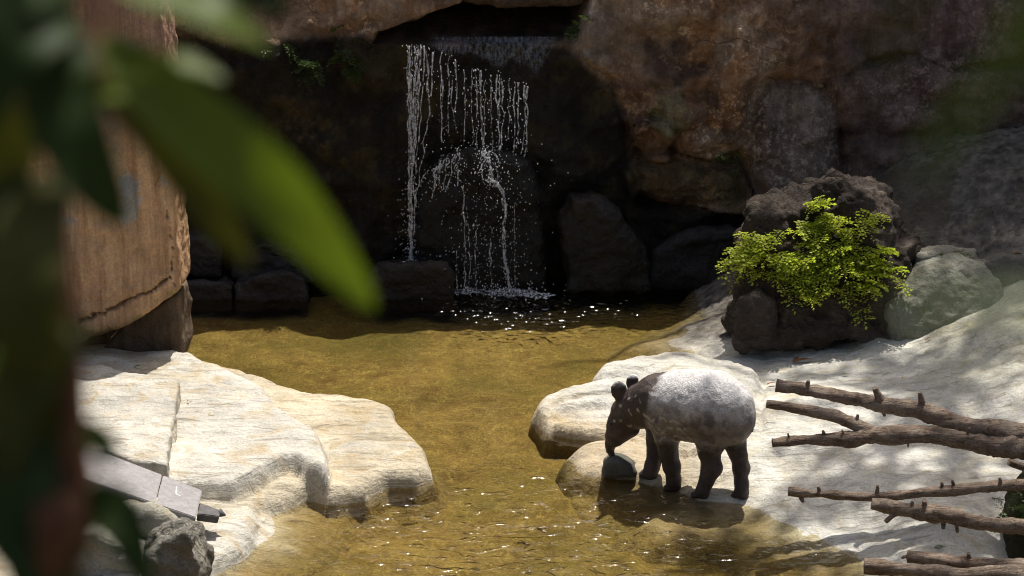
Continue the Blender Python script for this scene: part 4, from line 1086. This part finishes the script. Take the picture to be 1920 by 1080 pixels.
# ------------------------------------------------------------------ leaves
def leaf_mesh(mid, width, nrm, fold=.25, n=14, base=None, tipw=.0, wave=.0, seed=0):
    """blade along the spline mid (world points), width in metres, nrm: side the upper face looks to"""
    P = np.array(mid, float); T = np.linspace(0, len(P) - 1, n + 1)
    C = []
    for t in T:
        i = min(int(t), len(P) - 2); f = t - i
        p0, p1, p2, p3 = P[max(i - 1, 0)], P[i], P[i + 1], P[min(i + 2, len(P) - 1)]
        C.append(.5 * (2 * p1 + (p2 - p0) * f + (2 * p0 - 5 * p1 + 4 * p2 - p3) * f * f + (3 * p1 - p0 - 3 * p2 + p3) * f ** 3))
    C = np.array(C); tg = np.gradient(C, axis=0); tg /= np.linalg.norm(tg, axis=1)[:, None]
    V = []; Fc = []
    for k in range(n + 1):
        t = k / n; w = width * .5 * min(1., (t ** .65) * ((1 - t) ** .85) * 1.95) + .0012
        s = np.cross(tg[k], nrm); s /= np.linalg.norm(s); nn = np.cross(s, tg[k])
        for u in (-1, -.55, 0, .55, 1):
            V.append(C[k] + s * (w * u) + nn * (fold * w * abs(u) + wave * w * math.sin(t * 17 + u * 2 + seed)))
    for k in range(n):
        for j in range(4):
            a = k * 5 + j; Fc.append((a, a + 1, a + 6, a + 5))
    b = np.zeros(3) if base is None else np.array(base)
    me = bpy.data.meshes.new('leaf'); me.from_pydata([tuple(v - b) for v in V], [], Fc); me.update()
    for p in me.polygons: p.use_smooth = True
    return me
def litter(px, py, ln, wd, rot, mat, label, lift=.012):
    c = ground_hit(px, py); c[2] += lift
    d = np.array([math.cos(rot), math.sin(rot), .0]) * ln / 2
    me = leaf_mesh([c - d, c + np.array([0, 0, .012]), c + d + np.array([0, 0, .01])], wd, np.array([0, 0, 1.]), .35, 8, c, wave=.15)
    return link('fallen_leaf', me, mat, None, c, label, 'leaf')
litter(1505, 682, .17, .05, .2, M_DRY, 'curled reddish brown leaf on the bank between boulder and branches', .02)
litter(1493, 678, .09, .04, 1.1, M_DRY, 'smaller reddish leaf crossing the curled brown leaf')
litter(1446, 724, .07, .03, .1, M_DRY, 'reddish leaf by the cut end of the topmost branch')
litter(293, 717, .05, .03, .8, M_YEL, 'yellow leaf on the white layered slab')
litter(258, 692, .05, .03, .4, M_GRN, 'green leaf in the shade of the orange slab')
litter(396, 781, .05, .012, .3, M_YEL, 'thin yellow leaf on the white ledge beside the crack')
litter(353, 757, .02, .015, .3, M_DRY, 'tiny brown leaf on the white ledge beside the crack')
litter(1584, 706, .05, .02, -.1, M_GRN, 'small green leaf behind the topmost branch')
litter(1693, 714, .02, .015, .4, M_YEL, 'tiny yellow leaf near the twig stub of the topmost branch')
litter(1628, 622, .06, .02, -.6, M_DRY, 'brown leaf in the shadow at the foot of the fern boulder')
litter(1740, 640, .06, .02, .6, M_DRY, 'brown leaf in front of the grey green boulder')
litter(1905, 480, .09, .05, .2, M_DRY, 'dark red leaf on the gravel path by the cliff')
litter(1295, 490, .08, .03, .2, M_YEL, 'pale leaf on the dark wet ground below the cliff')
litter(1760, 1030, .05, .02, 0., M_GRN, 'small green leaf on the bank above the lowest branches')

# ------------------------------------------------------------------ shrub at the viewpoint
TERR = H - 1.62
def shrub(name, label, stem, leaves, group=None):
    b = np.array([stem[0][0][0], stem[0][0][1], TERR])
    root = empty(name, b, label, 'shrub', group)
    tube_obj('stem', [p for p, r in stem], [r for p, r in stem], M_STEM, root, b, seg=8, sub=8, rough=.1)
    for mid, w, mat, nr, sdv in leaves:
        link('leaf', leaf_mesh(mid, w, np.array(nr, float), .22, 16, b, wave=.08, seed=sdv), mat, root)
def LP(pts, d): return [pixd(a, b, d + k) for a, b, k in pts]
d0 = 1.25
UP = (0., -.35, 1.); TOCAM = (0., -1., .45)
m_ = lambda px: px / FPX * d0
shrub('leafy_shrub', 'dark green broad leaved shrub with a reddish stem beside the viewpoint',
      [(np.array([-.27, 1.25, TERR - .02]), .011), (pixd(120, 1250, 1.25), .014), (pixd(135, 1000, 1.25), .013), (pixd(125, 720, 1.25), .010), (pixd(110, 420, 1.25), .007), (pixd(150, 180, 1.26), .006), (pixd(190, 60, 1.28), .005), (pixd(210, -120, 1.3), .004)],
      [(LP([(190, 70, 0.02), (320, 190, -.02), (470, 320, -.03), (590, 440, 0), (700, 580, .05)], d0), m_(185), M_LEAF, TOCAM, 1),
       (LP([(170, 140, 0.02), (300, 260, .04), (400, 400, .05), (470, 500, .06)], d0 + .05), m_(120), M_LEAFO, TOCAM, 2),
       (LP([(200, -40, 0), (300, -10, -.02), (400, 30, -.03), (505, 90, -.02)], d0), m_(170), M_LEAF, UP, 3),
       (LP([(230, -110, .02), (330, -70, 0), (450, -30, 0), (540, 20, 0)], d0), m_(150), M_LEAFD, TOCAM, 4),
       (LP([(150, 60, 0), (110, 160, -.02), (160, 300, -.03), (235, 425, -.02)], d0), m_(190), M_LEAFD, TOCAM, 5),
       (LP([(140, 20, 0), (60, 30, -.03), (-10, 120, -.04), (-60, 280, -.03)], d0), m_(240), M_LEAFD, TOCAM, 6),
       (LP([(150, -40, 0), (60, -60, -.03), (-30, 0, -.03), (-120, 60, -.03)], d0), m_(200), M_LEAFD, TOCAM, 7),
       (LP([(120, 330, 0), (60, 420, -.02), (50, 560, -.04), (70, 700, -.03), (85, 830, -.02)], d0), m_(190), M_LEAFO, TOCAM, 8),
       (LP([(130, 400, 0), (30, 400, .02), (-30, 520, .03), (-40, 700, .02)], d0), m_(190), M_LEAFD, TOCAM, 9),
       (LP([(155, 640, 0), (60, 640, .03), (0, 700, .04), (-60, 800, .03)], d0), m_(150), M_LEAF, UP, 10),
       (LP([(155, 860, 0), (60, 860, -.02), (20, 950, -.03), (30, 1080, -.03)], d0), m_(210), M_LEAFD, TOCAM, 11),
       (LP([(150, 800, 0), (175, 815, -.01), (200, 840, -.02), (205, 880, -.02)], d0), m_(70), M_LEAFD, TOCAM, 12),
       (LP([(145, 960, 0), (200, 950, -.01), (240, 1000, -.02), (280, 1120, -.02)], d0), m_(130), M_LEAFD, TOCAM, 13),
       (LP([(140, 1000, 0), (100, 1000, -.02), (80, 1060, -.03), (120, 1180, -.03)], d0), m_(220), M_LEAFD, TOCAM, 14),
       (LP([(158, 600, 0), (80, 660, -.02), (30, 760, -.03), (20, 900, -.03)], d0), m_(170), M_LEAFO, TOCAM, 18),
       (LP([(150, 240, 0), (60, 240, .02), (10, 320, .03), (0, 440, .03)], d0), m_(160), M_LEAFO, TOCAM, 15),
       (LP([(160, 180, .02), (260, 170, .02), (330, 120, .02), (420, 150, .02)], d0 + .05), m_(110), M_LEAF, UP, 16),
       (LP([(200, -100, 0), (140, -160, 0), (60, -190, 0), (-40, -180, 0)], d0), m_(180), M_LEAFD, TOCAM, 17)])
d1 = .55; m1 = lambda px: px / FPX * d1
shrub('grassy_shrub', 'thin bladed plant out of focus beside the viewpoint',
      [(np.array([.24, .55, TERR - .02]), .004), (pixd(2500, 1400, .55), .003), (pixd(2350, 700, .55), .0025), (pixd(2250, 300, .55), .002), (pixd(2150, -150, .55), .0015)],
      [(LP([(2350, 640, 0), (2150, 590, 0), (1950, 572, 0), (1690, 572, 0)], d1), m1(62), M_LEAF, UP, 21),
       (LP([(2220, -80, 0), (2050, -20, 0), (1900, 110, 0), (1720, 320, 0)], d1), m1(50), M_LEAF, TOCAM, 22),
       (LP([(2170, -200, 0), (1980, -240, 0), (1760, -120, 0), (1640, 160, 0)], d1), m1(26), M_LEAFO, TOCAM, 23),
       (LP([(2200, -60, 0), (2060, -60, 0), (1960, 10, 0), (1880, 80, 0)], d1), m1(90), M_LEAF, TOCAM, 24)])

# ------------------------------------------------------------------ tree above the cliff, throws the dappled shade
def tree():
    tb = np.array([6.2, 21.5, 5.2])
    root = empty('overhanging_tree', tb, 'leafy tree rooted above the cliff and leaning over the bank', 'tree')
    top = tb + np.array([-.6, -1.4, 6.4])
    tube_obj('trunk', [tb - (0, 0, .3), tb + np.array([-.05, -.2, 2.0]), tb + np.array([-.3, -.8, 4.2]), top], [.26, .21, .17, .12], M_BARK, root, tb, seg=12, sub=8)
    S = np.array(SUN)
    cl = []
    def over(px, py, z, h, n, sp):
        h = h * 1.3 + .3; g = pixz(px, py, z); t = (h - z) / S[2]; cl.append((g + S * t, n, sp))
    spec = [(1600, 690, .25, 7.0, 90, .26), (1720, 690, .35, 7.2, 200, .30), (1790, 640, .5, 7.3, 170, .26), (1480, 655, .25, 6.8, 70, .28), (1330, 650, .2, 6.6, 60, .25), (1250, 665, .15, 6.4, 40, .2),
            (1560, 880, .2, 6.2, 120, .24), (1660, 870, .25, 6.4, 190, .27), (1780, 900, .3, 6.6, 130, .30), (1880, 830, .5, 6.9, 140, .30), (1490, 950, .1, 6.0, 100, .2), (1650, 985, .15, 6.2, 140, .28), (1820, 1010, .3, 6.4, 170, .34),
            (1300, 1020, 0, 5.9, 110, .2), (1440, 1030, 0, 6.0, 120, .2), (1950, 950, .4, 6.8, 180, .45), (2050, 750, .7, 7.4, 240, .5), (1960, 640, .7, 7.6, 140, .35), (1750, 1080, .15, 6.2, 200, .3), (1730, 800, .3, 6.6, 90, .2),
            (1860, 740, .5, 7.2, 70, .25), (1560, 745, .25, 6.8, 45, .2),
            (1760, 520, .5, 7.2, 260, .34), (1860, 540, .5, 7.2, 300, .4), (1800, 450, .6, 7.2, 360, .36), (1900, 420, .7, 7.2, 360, .36), (1950, 480, .6, 7.2, 400, .42), (1690, 450, .6, 7.2, 160, .3), (2000, 560, .6, 7.2, 260, .4)]
    for s in spec: over(*s)
    # crown behind the rim too
    for _ in range(14):
        cl.append((top + np.array([random.uniform(-1.6, 2.2), random.uniform(-1.2, 2.), random.uniform(-.3, 1.6)]), 130, .5))
    tp = [np.array(pixz(x, y, 0.) + [0, 0, .5]) for x in (1190, 1250, 1310, 1370, 1400) for y in (910, 930)]
    KEEP = np.array(LOGS + tp); KR = np.array([.13 ** 2] * len(LOGS) + [.28 ** 2] * len(tp))
    V = []; Fc = []
    lv = np.array([(0, 0, 0), (.4, .28, .05), (1, 0, 0), (.4, -.28, .05)])
    for c, n, sp in cl:
        hubs = c + RNG.normal(0, sp, (max(2, n // (20 if n < 255 else 9)), 3)) * (1.1, 1.1, .6)
        m = int(n * (1.5 if n < 255 else 1.6))
        P_ = hubs[np.arange(m) % len(hubs)] + RNG.normal(0, .075, (m, 3)) * (1.8, 1., 1.)
        dv = P_[:, None, :] - KEEP[None]; tt = dv @ S; q2 = (dv * dv).sum(2) - tt * tt
        P_ = P_[~((q2 < KR).any(1) & (RNG.random(m) < .5))]; m = len(P_)  # crown thinned along these sun lines so branches and tapir stay lit
        e1_ = RNG.normal(size=(m, 3)); e1_ /= np.linalg.norm(e1_, axis=1)[:, None]
        e2_ = np.cross(e1_, RNG.normal(size=(m, 3))); e2_ /= np.linalg.norm(e2_, axis=1)[:, None]
        sz = RNG.uniform(.08, .17, (m, 1))
        i = len(V) * 4
        for q in range(m):
            V.append(P_[q] + sz[q] * (lv[:, :1] * e1_[q] + lv[:, 1:2] * e2_[q]))
            Fc.append((i + 4 * q, i + 4 * q + 1, i + 4 * q + 2, i + 4 * q + 3))
    V = np.concatenate(V)
    me = bpy.data.meshes.new('crown'); me.from_pydata([tuple(v - tb) for v in V], [], Fc); me.update()
    link('crown', me, M_TREELEAF, root)
    hub = [top, tb + np.array([-.3, -.8, 2.9]), top + np.array([-.9, -1.1, .3]), top + np.array([.3, -1.3, .2])]
    tube_obj('bough', [top, top + np.array([-.5, -.6, .3]), hub[2]], [.11, .09, .07], M_BARK, root, tb, seg=8, sub=5)
    tube_obj('bough', [top, top + np.array([.2, -.7, .25]), hub[3]], [.11, .09, .07], M_BARK, root, tb, seg=8, sub=5)
    for c, n, sp in cl[:25]:
        h_ = hub[2] if c[0] < 4.6 else hub[3]
        mid = (h_ + c) / 2 + np.array([RNG.normal(0, .12), RNG.normal(0, .12), .25])
        tube_obj('limb', [h_, mid, c], [.045, .03, .012], M_BARK, root, tb, seg=6, sub=5)
    # the long low limb whose shadow crosses the pool
    a = pixz(1400, 600, 0) + S * (9.3 / S[2]); b_ = pixz(1000, 652, 0) + S * (9.0 / S[2]); m1_ = pixz(1200, 628, 0) + S * (9.15 / S[2])
    tube_obj('limb', [hub[2], (hub[2] + a) / 2 + np.array([0, 0, .2]), a, m1_, b_], [.07, .06, .05, .04, .012], M_BARK, root, tb, seg=7, sub=6)
tree()
